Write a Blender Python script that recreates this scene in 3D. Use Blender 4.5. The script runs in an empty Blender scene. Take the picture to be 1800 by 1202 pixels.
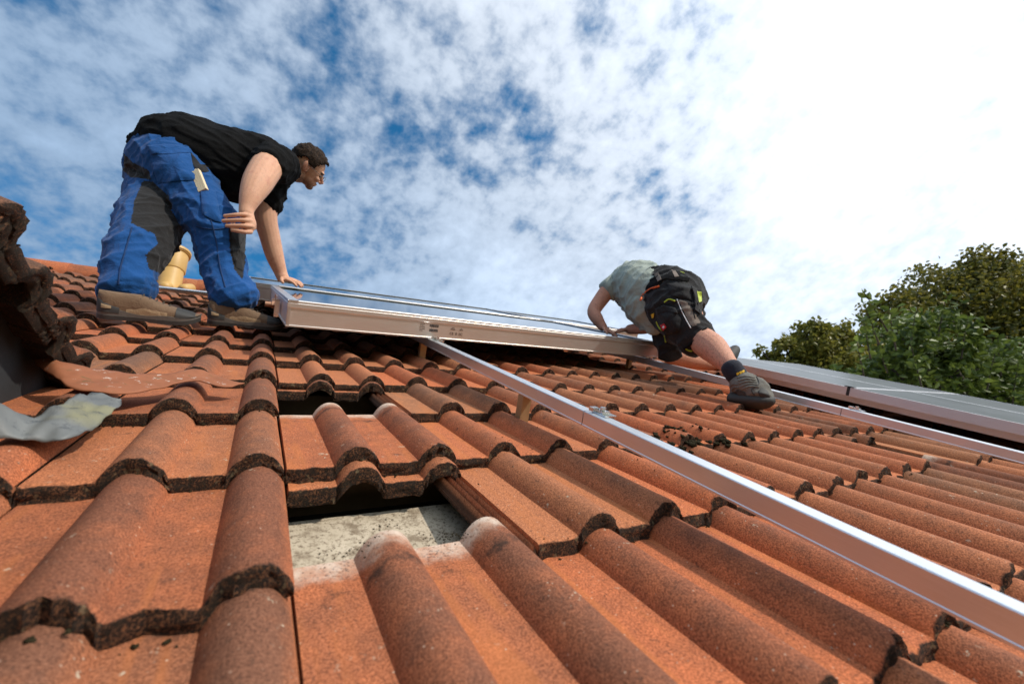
import bpy, bmesh, math, random
import numpy as np
from mathutils import Vector, Matrix, noise
from mathutils.bvhtree import BVHTree
rad = math.radians
random.seed(7); np.random.seed(7)
S = bpy.context.scene
COL = S.collection

# ------------------------------------------------------------------ camera, sky, sun, exposure
PITCH = rad(40)                                   # roof pitch; roof frame: u along the eave, v up the slope, w out of the roof
RX = Matrix.Rotation(PITCH, 4, 'X')
GAUGE = 0.3068                                    # course spacing of the tiles
CAM = Vector((-0.0587, -0.4482, 0.2957))          # camera in the roof frame, 30 cm above the tiles
def _rot(a, i):
    c, s = math.cos(a), math.sin(a); M = np.eye(3); j, k = [(1, 2), (0, 2), (0, 1)][i]
    M[j, j] = c; M[k, k] = c; M[j, k] = -s; M[k, j] = s
    return M
_R = _rot(-0.53532, 2) @ _rot(-0.09457, 0) @ _rot(0.1499, 1)
RIGHT, FWD, UP = (Vector(_R[:, i]) for i in range(3))
FPX = 752.6                                       # focal length in pixels of the 1800 px wide photograph
cam_d = bpy.data.cameras.new('camera'); cam = bpy.data.objects.new('camera', cam_d); COL.objects.link(cam)
M = Matrix(((RIGHT.x, UP.x, -FWD.x, CAM.x), (RIGHT.y, UP.y, -FWD.y, CAM.y), (RIGHT.z, UP.z, -FWD.z, CAM.z), (0, 0, 0, 1)))
cam.matrix_world = RX @ M
cam_d.sensor_width = 36; cam_d.lens = 36 * FPX / 1800
cam_d.clip_start = 0.02; cam_d.clip_end = 4000
cam_d.dof.use_dof = True; cam_d.dof.focus_distance = 1.25; cam_d.dof.aperture_fstop = 4.2
S.camera = cam

SUN = Vector((0.48, -0.73, 0.49)).normalized()    # towards the sun: behind the camera on the right
VEIL = Vector((0.60, -0.46, 0.64)).normalized()   # the thinnest, brightest part of the cloud deck
w = bpy.data.worlds.new('World'); S.world = w; w.use_nodes = True
nt = w.node_tree; nt.nodes.clear()
def wn(t, **k):
    n = nt.nodes.new(t)
    for a, b in k.items(): setattr(n, a, b)
    return n
def wm(op, a, b=None, c=None, clamp=False):
    n = wn('ShaderNodeMath', operation=op, use_clamp=clamp)
    for i, v in enumerate((a, b, c)):
        if v is None: continue
        if isinstance(v, (int, float)): n.inputs[i].default_value = v
        else: nt.links.new(v, n.inputs[i])
    return n.outputs[0]
SKY_STRENGTH = 0.105
sky = wn('ShaderNodeTexSky', sky_type='NISHITA', sun_disc=False)
sky.sun_elevation = math.asin(SUN.z); sky.sun_rotation = math.atan2(SUN.x, SUN.y)
sky.altitude = 300; sky.air_density = 1.0; sky.dust_density = 0.6; sky.ozone_density = 2.5
tc = wn('ShaderNodeTexCoord'); sep = wn('ShaderNodeSeparateXYZ'); nt.links.new(tc.outputs['Generated'], sep.inputs[0])
den = wm('ADD', wm('MAXIMUM', sep.outputs[2], 0.0), 0.32)          # directions laid out on a cloud deck
cmb = wn('ShaderNodeCombineXYZ')
nt.links.new(wm('DIVIDE', sep.outputs[0], den), cmb.inputs[0]); nt.links.new(wm('DIVIDE', sep.outputs[1], den), cmb.inputs[1])
def wnoise(scale, detail, rough, off, dist=0.0):
    mp = wn('ShaderNodeMapping'); mp.inputs['Location'].default_value = off; nt.links.new(cmb.outputs[0], mp.inputs[0])
    n = wn('ShaderNodeTexNoise'); n.inputs['Scale'].default_value = scale; n.inputs['Detail'].default_value = detail
    n.inputs['Roughness'].default_value = rough; n.inputs['Distortion'].default_value = dist
    nt.links.new(mp.outputs[0], n.inputs['Vector']); return n.outputs[0]
def wss(v, a, b, o0=0.0, o1=1.0):
    x = wn('ShaderNodeMapRange', interpolation_type='SMOOTHSTEP'); nt.links.new(v, x.inputs[0])
    for i, q in zip((1, 2, 3, 4), (a, b, o0, o1)): x.inputs[i].default_value = q
    return x.outputs[0]
nB = wnoise(2.1, 3, 0.5, (7.3, 2.2, 0))            # broad openings in the deck
nA = wnoise(10.0, 5, 0.52, (3.1, 1.7, 0), 0.0)      # puffs
nC = wnoise(26.0, 7, 0.58, (1.3, 9.2, 0), 0.1)     # mottling inside the puffs
dotn = wn('ShaderNodeVectorMath', operation='DOT_PRODUCT'); nt.links.new(tc.outputs['Generated'], dotn.inputs[0]); dotn.inputs[1].default_value = VEIL
prox = wm('MULTIPLY_ADD', dotn.outputs['Value'], 0.5, 0.5)           # thin cloud is brighter and denser towards the sun
prox = wm('POWER', prox, 2.2)
cov = wm('ADD', wm('ADD', wm('MULTIPLY', nA, 0.66), wm('MULTIPLY', nB, 1.05)), wm('ADD', wm('MULTIPLY', nC, 0.62), wm('MULTIPLY', prox, 0.34)))
cov = wm('ADD', cov, wm('MULTIPLY_ADD', sep.outputs[2], -0.42, 0.40))   # the deck closes up towards the horizon
cfac = wm('ADD', wm('MULTIPLY', wss(cov, 1.06, 1.44), 0.86), wss(cov, 1.4, 1.85, 0, 0.10))
lum = wm('MULTIPLY_ADD', wm('POWER', prox, 1.3), 9.2, 4.8)
lum = wm('MULTIPLY', lum, wm('MULTIPLY_ADD', wss(cov, 1.15, 1.85), 0.36, 0.80))
cc = wn('ShaderNodeMix', data_type='RGBA', blend_type='MULTIPLY'); cc.inputs[0].default_value = 1
ct = wn('ShaderNodeMix', data_type='RGBA'); nt.links.new(wss(prox, 0.05, 0.75), ct.inputs[0]); ct.inputs[6].default_value = (0.60, 0.86, 1.22, 1); ct.inputs[7].default_value = (0.89, 0.965, 1.07, 1)
nt.links.new(ct.outputs[2], cc.inputs[6])
lc = wn('ShaderNodeCombineXYZ')
for i in range(3): nt.links.new(lum, lc.inputs[i])
nt.links.new(lc.outputs[0], cc.inputs[7])
skc = wn('ShaderNodeMix', data_type='RGBA', blend_type='MULTIPLY'); skc.inputs[0].default_value = 1
nt.links.new(sky.outputs[0], skc.inputs[6]); skc.inputs[7].default_value = (0.34, 1.42, 1.80, 1)
mx = wn('ShaderNodeMix', data_type='RGBA'); nt.links.new(cfac, mx.inputs[0]); nt.links.new(skc.outputs[2], mx.inputs[6]); nt.links.new(cc.outputs[2], mx.inputs[7])
bg = wn('ShaderNodeBackground'); bg.inputs[1].default_value = SKY_STRENGTH; nt.links.new(mx.outputs[2], bg.inputs[0])
wo = wn('ShaderNodeOutputWorld'); nt.links.new(bg.outputs[0], wo.inputs[0])

sd = bpy.data.lights.new('sun', 'SUN'); sd.energy = 3.4; sd.angle = rad(1.5); sd.color = (1.0, 0.93, 0.83)
so = bpy.data.objects.new('sun', sd); COL.objects.link(so)
so.rotation_euler = (-SUN).to_track_quat('-Z', 'Y').to_euler(); so.location = SUN * 30
S.view_settings.view_transform = 'Standard'; S.view_settings.look = 'None'
S.view_settings.exposure = 0.0; S.view_settings.gamma = 1; S.view_settings.use_curve_mapping = False
S.cycles.max_bounces = 6; S.cycles.use_denoising = True

# ------------------------------------------------------------------ helpers
def to_world(r): return RX @ Vector(r)
def ray_r(px, py): return RIGHT * ((px - 900) / FPX) + FWD - UP * ((py - 601) / FPX)
def at(px, py, d): return RX @ (CAM + ray_r(px, py) * d)               # world point seen at px, py, d metres deep
def on(px, py, h):                                                     # roof-frame point seen at px, py, h above the tile crests
    r = ray_r(px, py); return CAM + r * ((h - CAM.z) / r.z)
CAMW = RX @ CAM

def link(name, data, parent=None, mat=None, mtx=None, kind=None, label=None, cat=None, group=None):
    o = bpy.data.objects.new(name, data); COL.objects.link(o)
    if mat is not None and data is not None and len(data.materials) == 0: data.materials.append(getattr(mat, 'm', mat))
    if parent is not None: o.parent = parent
    if mtx is not None: o.matrix_local = mtx
    if kind: o['kind'] = kind
    if label: o['label'] = label
    if cat: o['category'] = cat
    if group: o['group'] = group
    return o

def mesh_from(verts, faces, name='mesh', smooth=False, angle=None):
    m = bpy.data.meshes.new(name); m.from_pydata([tuple(v) for v in verts], [], faces); m.update()
    if smooth:
        m.polygons.foreach_set('use_smooth', [True] * len(m.polygons))
        if angle: m.set_sharp_from_angle(angle=rad(angle))
    return m

class MB:
    def __init__(s): s.v = []; s.f = []
    def add(s, vs, fs):
        o = len(s.v); s.v += [Vector(v) for v in vs]; s.f += [tuple(i + o for i in f) for f in fs]
    def box(s, a, b, mtx=None):
        (x0, y0, z0), (x1, y1, z1) = a, b
        vs = [Vector(p) for p in ((x0,y0,z0),(x1,y0,z0),(x1,y1,z0),(x0,y1,z0),(x0,y0,z1),(x1,y0,z1),(x1,y1,z1),(x0,y1,z1))]
        if mtx: vs = [mtx @ v for v in vs]
        s.add(vs, [(3,2,1,0),(4,5,6,7),(0,1,5,4),(1,2,6,5),(2,3,7,6),(3,0,4,7)])
    def prism(s, prof, y0, y1, axis='y'):                              # closed profile (x, z) extruded along y, or (y, z) along x
        n = len(prof)
        if axis == 'y': vs = [(p[0], y0, p[1]) for p in prof] + [(p[0], y1, p[1]) for p in prof]
        else: vs = [(y0, p[0], p[1]) for p in prof] + [(y1, p[0], p[1]) for p in prof]
        fs = [(i, (i + 1) % n, n + (i + 1) % n, n + i) for i in range(n)] + [tuple(range(n - 1, -1, -1)), tuple(range(n, 2 * n))]
        s.add(vs, fs)
    def ring_tube(s, pts, rs, n=12, view=None, kd=None, caps=True):
        P = [Vector(p) for p in pts]; N = len(P); rings = []; ref = None
        for i in range(N):
            t = (P[min(i + 1, N - 1)] - P[max(i - 1, 0)]).normalized()
            if view is not None:
                b = view - t * view.dot(t)
                if b.length < 0.2 and ref is not None: b = ref - t * ref.dot(t)
            elif ref is None:
                b = Vector((0, 0, 1)) - t * t.z
                if b.length < 0.1: b = Vector((1, 0, 0)) - t * t.x
            else: b = ref - t * ref.dot(t)
            b.normalize(); ref = b; a = t.cross(b)
            rings.append((P[i], a, b, t))
        vs = []; fs = []; R = []
        def ring(c, a, b, ra, rb):
            o = len(vs); 
            for k in range(n):
                q = 2 * math.pi * k / n; vs.append(c + a * (ra * math.cos(q)) + b * (rb * math.sin(q)))
            R.append(o)
        def kf(i): return kd[i] if kd else 1.0
        if caps:
            c, a, b, t = rings[0]
            for q in (75, 50, 25): ring(c - t * rs[0] * math.sin(rad(q)) * 0.8, a, b, rs[0] * math.cos(rad(q)), rs[0] * math.cos(rad(q)) * kf(0))
        for i in range(N):
            c, a, b, t = rings[i]; ring(c, a, b, rs[i], rs[i] * kf(i))
        if caps:
            c, a, b, t = rings[-1]
            for q in (25, 50, 75): ring(c + t * rs[-1] * math.sin(rad(q)) * 0.8, a, b, rs[-1] * math.cos(rad(q)), rs[-1] * math.cos(rad(q)) * kf(N - 1))
        for r0, r1 in zip(R, R[1:]):
            for k in range(n): fs.append((r0 + k, r0 + (k + 1) % n, r1 + (k + 1) % n, r1 + k))
        fs.append(tuple(R[0] + k for k in range(n - 1, -1, -1))); fs.append(tuple(R[-1] + k for k in range(n)))
        s.add(vs, fs)
    def ball(s, c, r, mtx=None, n=14, m=9):
        vs = []; fs = []
        for i in range(m + 1):
            th = math.pi * (i + 0.02) / (m + 0.04)
            for k in range(n):
                q = 2 * math.pi * k / n
                p = Vector((r[0] * math.sin(th) * math.cos(q), r[1] * math.sin(th) * math.sin(q), r[2] * math.cos(th)))
                p = (mtx @ p) if mtx else p
                vs.append(Vector(c) + p)
        for i in range(m):
            for k in range(n): fs.append((i * n + k, (i + 1) * n + k, (i + 1) * n + (k + 1) % n, i * n + (k + 1) % n))
        fs.append(tuple(range(n))); fs.append(tuple(m * n + k for k in range(n - 1, -1, -1)))
        s.add(vs, fs)
    def mesh(s, name='mesh', smooth=False, angle=None): return mesh_from(s.v, s.f, name, smooth, angle)

def catmull(pts, sub):
    P = [np.array(p, float) for p in pts]; out = []
    for i in range(len(P) - 1):
        a = P[max(i - 1, 0)]; b = P[i]; c = P[i + 1]; d = P[min(i + 2, len(P) - 1)]
        for k in range(sub):
            t = k / sub
            out.append(0.5 * ((2 * b) + (c - a) * t + (2 * a - 5 * b + 4 * c - d) * t * t + (3 * b - a - 3 * c + d) * t ** 3))
    out.append(P[-1]); return out

def limb(mb, pts, sub=5, n=18, kd=None, ripple=None):
    """pts: (px, py, depth, radius in px); a smooth tapering closed tube at those places"""
    q = []
    for i, p in enumerate(pts):
        k = 1.0 if kd is None else (kd[i] if isinstance(kd, (list, tuple)) else kd)
        wpt = at(p[0], p[1], p[2]); q.append((*wpt, p[3] * p[2] / FPX, k))
    q = catmull(q, sub)
    ps = [Vector(a[:3]) for a in q]; rs = [max(a[3], 0.003) for a in q]; ks = [a[4] for a in q]
    if ripple: rs = [r * (1 + ripple(i / (len(rs) - 1))) for i, r in enumerate(rs)]
    mid = sum(ps, Vector()) / len(ps)
    mb.ring_tube(ps, rs, n, view=(mid - CAMW).normalized(), kd=ks)

def remesh(mb, voxel, smooth=3, name='mesh'):
    me = mb.mesh(name); o = bpy.data.objects.new('tmp', me); COL.objects.link(o)
    bm = bmesh.new(); bm.from_mesh(me); bmesh.ops.recalc_face_normals(bm, faces=bm.faces); bm.to_mesh(me); bm.free()
    r = o.modifiers.new('r', 'REMESH'); r.mode = 'VOXEL'; r.voxel_size = voxel; r.use_smooth_shade = True
    if smooth: sm = o.modifiers.new('s', 'SMOOTH'); sm.factor = 0.5; sm.iterations = smooth
    dg = bpy.context.evaluated_depsgraph_get(); out = bpy.data.meshes.new_from_object(o.evaluated_get(dg))
    bpy.data.objects.remove(o); out.name = name
    out.polygons.foreach_set('use_smooth', [True] * len(out.polygons))
    out.materials.clear()
    return out

def displace(me, fn):
    """push each vertex along its normal by fn(co, normal)"""
    n = len(me.vertices); co = np.empty(n * 3); me.vertices.foreach_get('co', co); co = co.reshape(-1, 3)
    no = np.empty(n * 3); me.vertices.foreach_get('normal', no); no = no.reshape(-1, 3)
    d = np.array([fn(Vector(c), Vector(m)) for c, m in zip(co, no)])
    me.vertices.foreach_set('co', (co + no * d[:, None]).ravel()); me.update()

def ridge(p, s, stretch=None):
    q = Vector(p) * s
    if stretch is not None:
        ax, k = stretch; q = q - ax * (q.dot(ax) * (1 - k))
    return 1 - 2 * abs(noise.noise(q))

# ------------------------------------------------------------------ material helpers
class Mat:
    def __init__(s, name, base=(0.5, 0.5, 0.5), rough=0.6, metal=0.0, spec=0.5):
        s.m = bpy.data.materials.new(name); s.m.use_nodes = True; s.t = s.m.node_tree; s.b = s.t.nodes['Principled BSDF']
        s.b.inputs['Base Color'].default_value = (*base, 1); s.b.inputs['Roughness'].default_value = rough
        s.b.inputs['Metallic'].default_value = metal; s.b.inputs['Specular IOR Level'].default_value = spec
        s.tc = None
    def n(s, t, **k):
        x = s.t.nodes.new(t)
        for a, b in k.items(): setattr(x, a, b)
        return x
    def l(s, a, b): s.t.links.new(a, b)
    def pos(s):
        if s.tc is None: s.tc = s.n('ShaderNodeNewGeometry').outputs['Position']
        return s.tc
    def noise(s, scale, detail=3, rough=0.5, vec=None, stretch=None, dist=0):
        x = s.n('ShaderNodeTexNoise'); x.inputs['Scale'].default_value = scale; x.inputs['Detail'].default_value = detail
        x.inputs['Roughness'].default_value = rough; x.inputs['Distortion'].default_value = dist
        v = vec if vec is not None else s.pos()
        if stretch:
            mp = s.n('ShaderNodeMapping'); mp.inputs['Scale'].default_value = stretch; s.l(v, mp.inputs[0]); v = mp.outputs[0]
        s.l(v, x.inputs['Vector']); return x.outputs[0]
    def math(s, op, a, b=None, c=None, clamp=False):
        x = s.n('ShaderNodeMath', operation=op, use_clamp=clamp)
        for i, v in enumerate((a, b, c)):
            if v is None: continue
            if isinstance(v, (int, float)): x.inputs[i].default_value = v
            else: s.l(v, x.inputs[i])
        return x.outputs[0]
    def ss(s, v, a, b, o0=0.0, o1=1.0):
        x = s.n('ShaderNodeMapRange', interpolation_type='SMOOTHSTEP'); s.l(v, x.inputs[0])
        for i, q in zip((1, 2, 3, 4), (a, b, o0, o1)): x.inputs[i].default_value = q
        return x.outputs[0]
    def mix(s, f, a, b, mode='MIX'):
        x = s.n('ShaderNodeMix', data_type='RGBA', blend_type=mode)
        for i, v in ((0, f), (6, a), (7, b)):
            if isinstance(v, (int, float)): x.inputs[i].default_value = v
            elif isinstance(v, tuple): x.inputs[i].default_value = (*v, 1) if len(v) == 3 else v
            else: s.l(v, x.inputs[i])
        return x.outputs[2]
    def attr(s, name):
        x = s.n('ShaderNodeAttribute'); x.attribute_name = name; y = s.n('ShaderNodeSeparateColor'); s.l(x.outputs[0], y.inputs[0]); return y.outputs
    def color(s, v): s.l(v, s.b.inputs['Base Color'])
    def bump(s, h, strength=0.3, dist=0.002):
        x = s.n('ShaderNodeBump'); x.inputs['Strength'].default_value = strength; x.inputs['Distance'].default_value = dist
        s.l(h, x.inputs['Height']); s.l(x.outputs[0], s.b.inputs['Normal'])

# concrete roof tile: orange body colour, brown weathering on the rolls, grain, pale head lap, mossy broken edge
T = Mat('roof_tile', rough=0.88, spec=0.3)
tl = T.attr('tl'); oi = T.n('ShaderNodeObjectInfo'); ocs = T.n('ShaderNodeSeparateColor'); T.l(oi.outputs['Color'], ocs.inputs[0])
trn = T.attr('tr')[0]
rnd = T.math('FRACT', T.math('ADD', oi.outputs['Random'], trn))
big = T.noise(3.0, 4, 0.6); mid = T.noise(22, 5, 0.65); grain = T.noise(430, 2, 0.7); grain2 = T.noise(150, 4, 0.7)
wth = T.math('ADD', T.math('MULTIPLY', T.ss(tl[1], 0.15, 0.95), 0.50), T.math('MULTIPLY', T.math('SUBTRACT', mid, 0.5), 1.5))
wth = T.math('ADD', wth, T.math('MULTIPLY', T.math('SUBTRACT', rnd, 0.5), 0.8))
wth = T.math('ADD', wth, T.math('MULTIPLY', T.math('SUBTRACT', big, 0.5), 0.9))
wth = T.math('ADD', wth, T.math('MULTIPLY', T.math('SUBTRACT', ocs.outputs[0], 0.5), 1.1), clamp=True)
c = T.mix(wth, (0.45, 0.158, 0.066), (0.195, 0.083, 0.046))
hue = T.mix(T.math('FRACT', T.math('MULTIPLY', rnd, 7.31)), (1.16, 0.90, 0.78), (0.88, 1.06, 1.14)); c = T.mix(0.8, c, hue, 'MULTIPLY')
c = T.mix(T.ss(grain, 0.3, 0.72), T.mix(1.0, c, (0.50, 0.46, 0.44), 'MULTIPLY'), T.mix(1.0, c, (1.36, 1.38, 1.40), 'MULTIPLY'))
c = T.mix(T.ss(grain2, 0.56, 0.70, 0, 0.55), c, (0.055, 0.028, 0.018))
# rust orange run-off in the water channel
c = T.mix(T.math('MULTIPLY', T.ss(T.noise(9, 3, 0.5, stretch=(4, 0.5, 0.5)), 0.5, 0.68), T.ss(tl[1], 0.35, 0.0, 0, 0.38)), c, (0.50, 0.16, 0.045))
blot = T.ss(T.noise(34, 6, 0.72), 0.60, 0.72, 0, 0.7); c = T.mix(blot, c, (0.045, 0.026, 0.018))
vor = T.n('ShaderNodeTexVoronoi'); vor.inputs['Scale'].default_value = 230; T.l(T.pos(), vor.inputs['Vector'])
vsep = T.n('ShaderNodeSeparateColor'); T.l(vor.outputs['Color'], vsep.inputs[0])
speck = T.math('MULTIPLY', T.ss(vor.outputs['Distance'], 0.34, 0.12), T.ss(vsep.outputs[0], 0.955, 0.99)); c = T.mix(T.math('MULTIPLY', speck, 0.75), c, (0.62, 0.46, 0.33))
# lichen spots
lich = T.math('MULTIPLY', T.ss(T.noise(60, 5, 0.7), 0.63, 0.70), T.ss(T.noise(4, 2), 0.5, 0.6)); c = T.mix(T.math('MULTIPLY', lich, 0.8), c, (0.55, 0.47, 0.34))
# head lap that lay under the course above: pale mortar bloom, then a dirt line
hd = T.math('ADD', tl[0], T.math('MULTIPLY', T.math('SUBTRACT', T.noise(26, 5, 0.7), 0.5), 0.16))
pale = T.mix(T.ss(T.noise(40, 4, 0.6), 0.30, 0.66), (0.50, 0.29, 0.19), (0.66, 0.55, 0.44)); pale = T.mix(T.ss(T.noise(190, 4, 0.7), 0.55, 0.66, 0, 0.8), pale, (0.10, 0.06, 0.035))
c = T.mix(T.ss(hd, 0.82, 0.91, 0, 0.78), c, pale)
dl = T.math('MULTIPLY', T.ss(T.math('ABSOLUTE', T.math('SUBTRACT', hd, 0.775)), 0.035, 0.0), T.ss(mid, 0.42, 0.6)); c = T.mix(T.math('MULTIPLY', dl, 0.8), c, (0.03, 0.018, 0.012))
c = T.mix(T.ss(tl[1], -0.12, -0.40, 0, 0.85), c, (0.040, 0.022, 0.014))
# broken, mossy front edge
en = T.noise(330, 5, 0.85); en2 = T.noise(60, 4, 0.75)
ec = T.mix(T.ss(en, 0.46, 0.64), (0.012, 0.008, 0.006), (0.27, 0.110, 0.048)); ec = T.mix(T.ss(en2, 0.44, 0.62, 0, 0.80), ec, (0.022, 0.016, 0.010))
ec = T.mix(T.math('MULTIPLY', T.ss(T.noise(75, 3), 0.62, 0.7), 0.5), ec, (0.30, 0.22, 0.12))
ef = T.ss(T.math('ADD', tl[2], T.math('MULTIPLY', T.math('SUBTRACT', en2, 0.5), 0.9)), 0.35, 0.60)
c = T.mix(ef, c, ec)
mossy = T.ss(ocs.outputs[0], 0.98, 1.25, 0, 0.8); c = T.mix(T.math('MULTIPLY', mossy, T.ss(en2, 0.3, 0.6, 0.5, 1)), c, (0.024, 0.017, 0.010))  # moss on the dormer tiles, darkened further in colour for the shade there
T.color(c)
hgt = T.math('ADD', T.math('MULTIPLY', grain, 0.5), T.math('MULTIPLY', grain2, 0.6))
hgt = T.math('ADD', hgt, T.math('MULTIPLY', T.math('MULTIPLY', en, ef), 7.0))
T.bump(hgt, 0.55, 0.0022)

def simple(name, base, rough=0.6, metal=0, spec=0.5, nscale=40, amt=0.3, bump=0.0, bscale=None, bdist=0.002):
    m = Mat(name, base, rough, metal, spec)
    nz = m.noise(nscale, 4, 0.6)
    m.color(m.mix(nz, tuple(b * (1 - amt) for b in base), tuple(min(1, b * (1 + amt)) for b in base)))
    if bump: m.bump(m.noise(bscale or nscale, 4, 0.6), bump, bdist)
    return m
def brushed(name, base, rough=0.3, stretch=(1, 1, 1), amt=0.10):
    m = Mat(name, base, rough, 1.0)
    tcn = m.n('ShaderNodeTexCoord').outputs['Object']
    nz = m.noise(60, 3, 0.6, vec=tcn, stretch=stretch); blot_ = m.noise(9, 4, 0.6, vec=tcn)
    m.color(m.mix(nz, tuple(b * (1 - amt) for b in base), tuple(min(1, b * (1 + amt)) for b in base)))
    m.l(m.math('MULTIPLY_ADD', m.math('ADD', nz, blot_), 0.16, rough - 0.16), m.b.inputs['Roughness'])
    m.bump(nz, 0.08, 0.001)
    return m
ALU = brushed('rail_aluminium', (0.74, 0.75, 0.77), 0.36, (12, 0.4, 12)); ALU.b.inputs['Metallic'].default_value = 0.93
ALU_D = brushed('pv_frame_aluminium', (0.74, 0.72, 0.72), 0.42, (12, 0.4, 12))
CHAMP = brushed('collector_frame_aluminium', (0.80, 0.75, 0.70), 0.40, (0.4, 12, 12)); CHAMP.b.inputs['Metallic'].default_value = 0.82
STEEL = brushed('clamp_steel', (0.80, 0.80, 0.80), 0.25, (3, 3, 3))
BRONZE = simple('hook_bronze', (0.36, 0.25, 0.13), 0.5, 0.35, nscale=30, amt=0.3, bump=0.1)
COPPER = simple('pipe_copper', (0.42, 0.22, 0.13), 0.45, 0.6, nscale=60, amt=0.35)
BOARD = Mat('fibre_board', rough=0.95, spec=0.1)
bc = BOARD.mix(BOARD.noise(14, 4), (0.36, 0.29, 0.20), (0.62, 0.53, 0.40)); bc = BOARD.mix(BOARD.ss(BOARD.noise(150, 5, 0.75), 0.50, 0.62, 0, 0.85), bc, (0.16, 0.12, 0.08))
BOARD.color(BOARD.mix(BOARD.ss(BOARD.noise(22, 6, 0.75), 0.48, 0.64, 0, 0.85), bc, (0.20, 0.15, 0.10))); BOARD.bump(BOARD.noise(160, 3), 0.5, 0.002)
WOOD = simple('batten_wood', (0.16, 0.10, 0.06), 0.85, nscale=20, amt=0.4, bump=0.3, bscale=90)
LEAD = Mat('lead_flashing', rough=0.55, spec=0.5)
lc_ = LEAD.mix(LEAD.noise(14, 5, 0.6), (0.06, 0.068, 0.075), (0.22, 0.225, 0.21)); lc_ = LEAD.mix(LEAD.ss(LEAD.noise(7, 3), 0.50, 0.66, 0, 0.7), lc_, (0.24, 0.22, 0.10))
LEAD.color(LEAD.mix(LEAD.ss(LEAD.noise(38, 6, 0.75), 0.52, 0.66, 0, 0.75), lc_, (0.05, 0.055, 0.06))); LEAD.bump(LEAD.noise(24, 4), 0.35, 0.004)
RED = Mat('red_flashing', rough=0.7, spec=0.3)
rc_ = RED.mix(RED.noise(20, 5, 0.6), (0.19, 0.066, 0.030), (0.38, 0.135, 0.060)); rc_ = RED.mix(RED.ss(RED.noise(55, 5, 0.7), 0.60, 0.66, 0, 0.8), rc_, (0.55, 0.45, 0.38))
RED.color(RED.mix(RED.ss(RED.noise(30, 4, 0.7, stretch=(1, 3, 1)), 0.58, 0.70, 0, 0.7), rc_, (0.10, 0.085, 0.03))); RED.bump(RED.noise(60, 4), 0.25, 0.002)
CHEEK = simple('dormer_slate', (0.022, 0.024, 0.026), 0.85, nscale=9, amt=0.4, bump=0.3, bscale=60)
PLASTER = simple('wall_plaster', (0.62, 0.58, 0.50), 0.9, nscale=6, amt=0.12, bump=0.2, bscale=150)
MOSS = simple('moss', (0.030, 0.024, 0.012), 1.0, spec=0.1, nscale=130, amt=0.85, bump=0.9, bscale=220, bdist=0.004)
PIPE = simple('pipe_plastic', (0.55, 0.33, 0.095), 0.5, nscale=18, amt=0.12)
PIPE_D = simple('pipe_seal', (0.05, 0.035, 0.02), 0.7)
GROUND = simple('lawn', (0.06, 0.085, 0.03), 0.95, nscale=2, amt=0.4)

# ------------------------------------------------------------------ the ground
g = MB(); n_ = 24
for i in range(n_):
    for j in range(n_):
        pass
gv = []; gf = []
for i in range(n_ + 1):
    for j in range(n_ + 1):
        sx = (i / n_ * 2 - 1); sy = (j / n_ * 2 - 1)
        x = sx * abs(sx) ** 1.6 * 1200; y = sy * abs(sy) ** 1.6 * 1200
        gv.append((x, y, -5.2 + 0.25 * noise.noise(Vector((x * 0.05, y * 0.05, 0)))))
for i in range(n_):
    for j in range(n_): a = i * (n_ + 1) + j; gf.append((a, a + n_ + 1, a + n_ + 2, a + 1))
link('ground', mesh_from(gv, gf, 'ground', True), mat=GROUND, kind='structure')

# ------------------------------------------------------------------ house: roof, tiles, dormer
V_EAVE, V_RIDGE, U_L, U_R = -1.55, 4.62, -2.7, 5.05
house = link('house', None, label='house roof of weathered orange double roll concrete tiles with three tiles pushed up', cat='house', mtx=RX)

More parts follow.
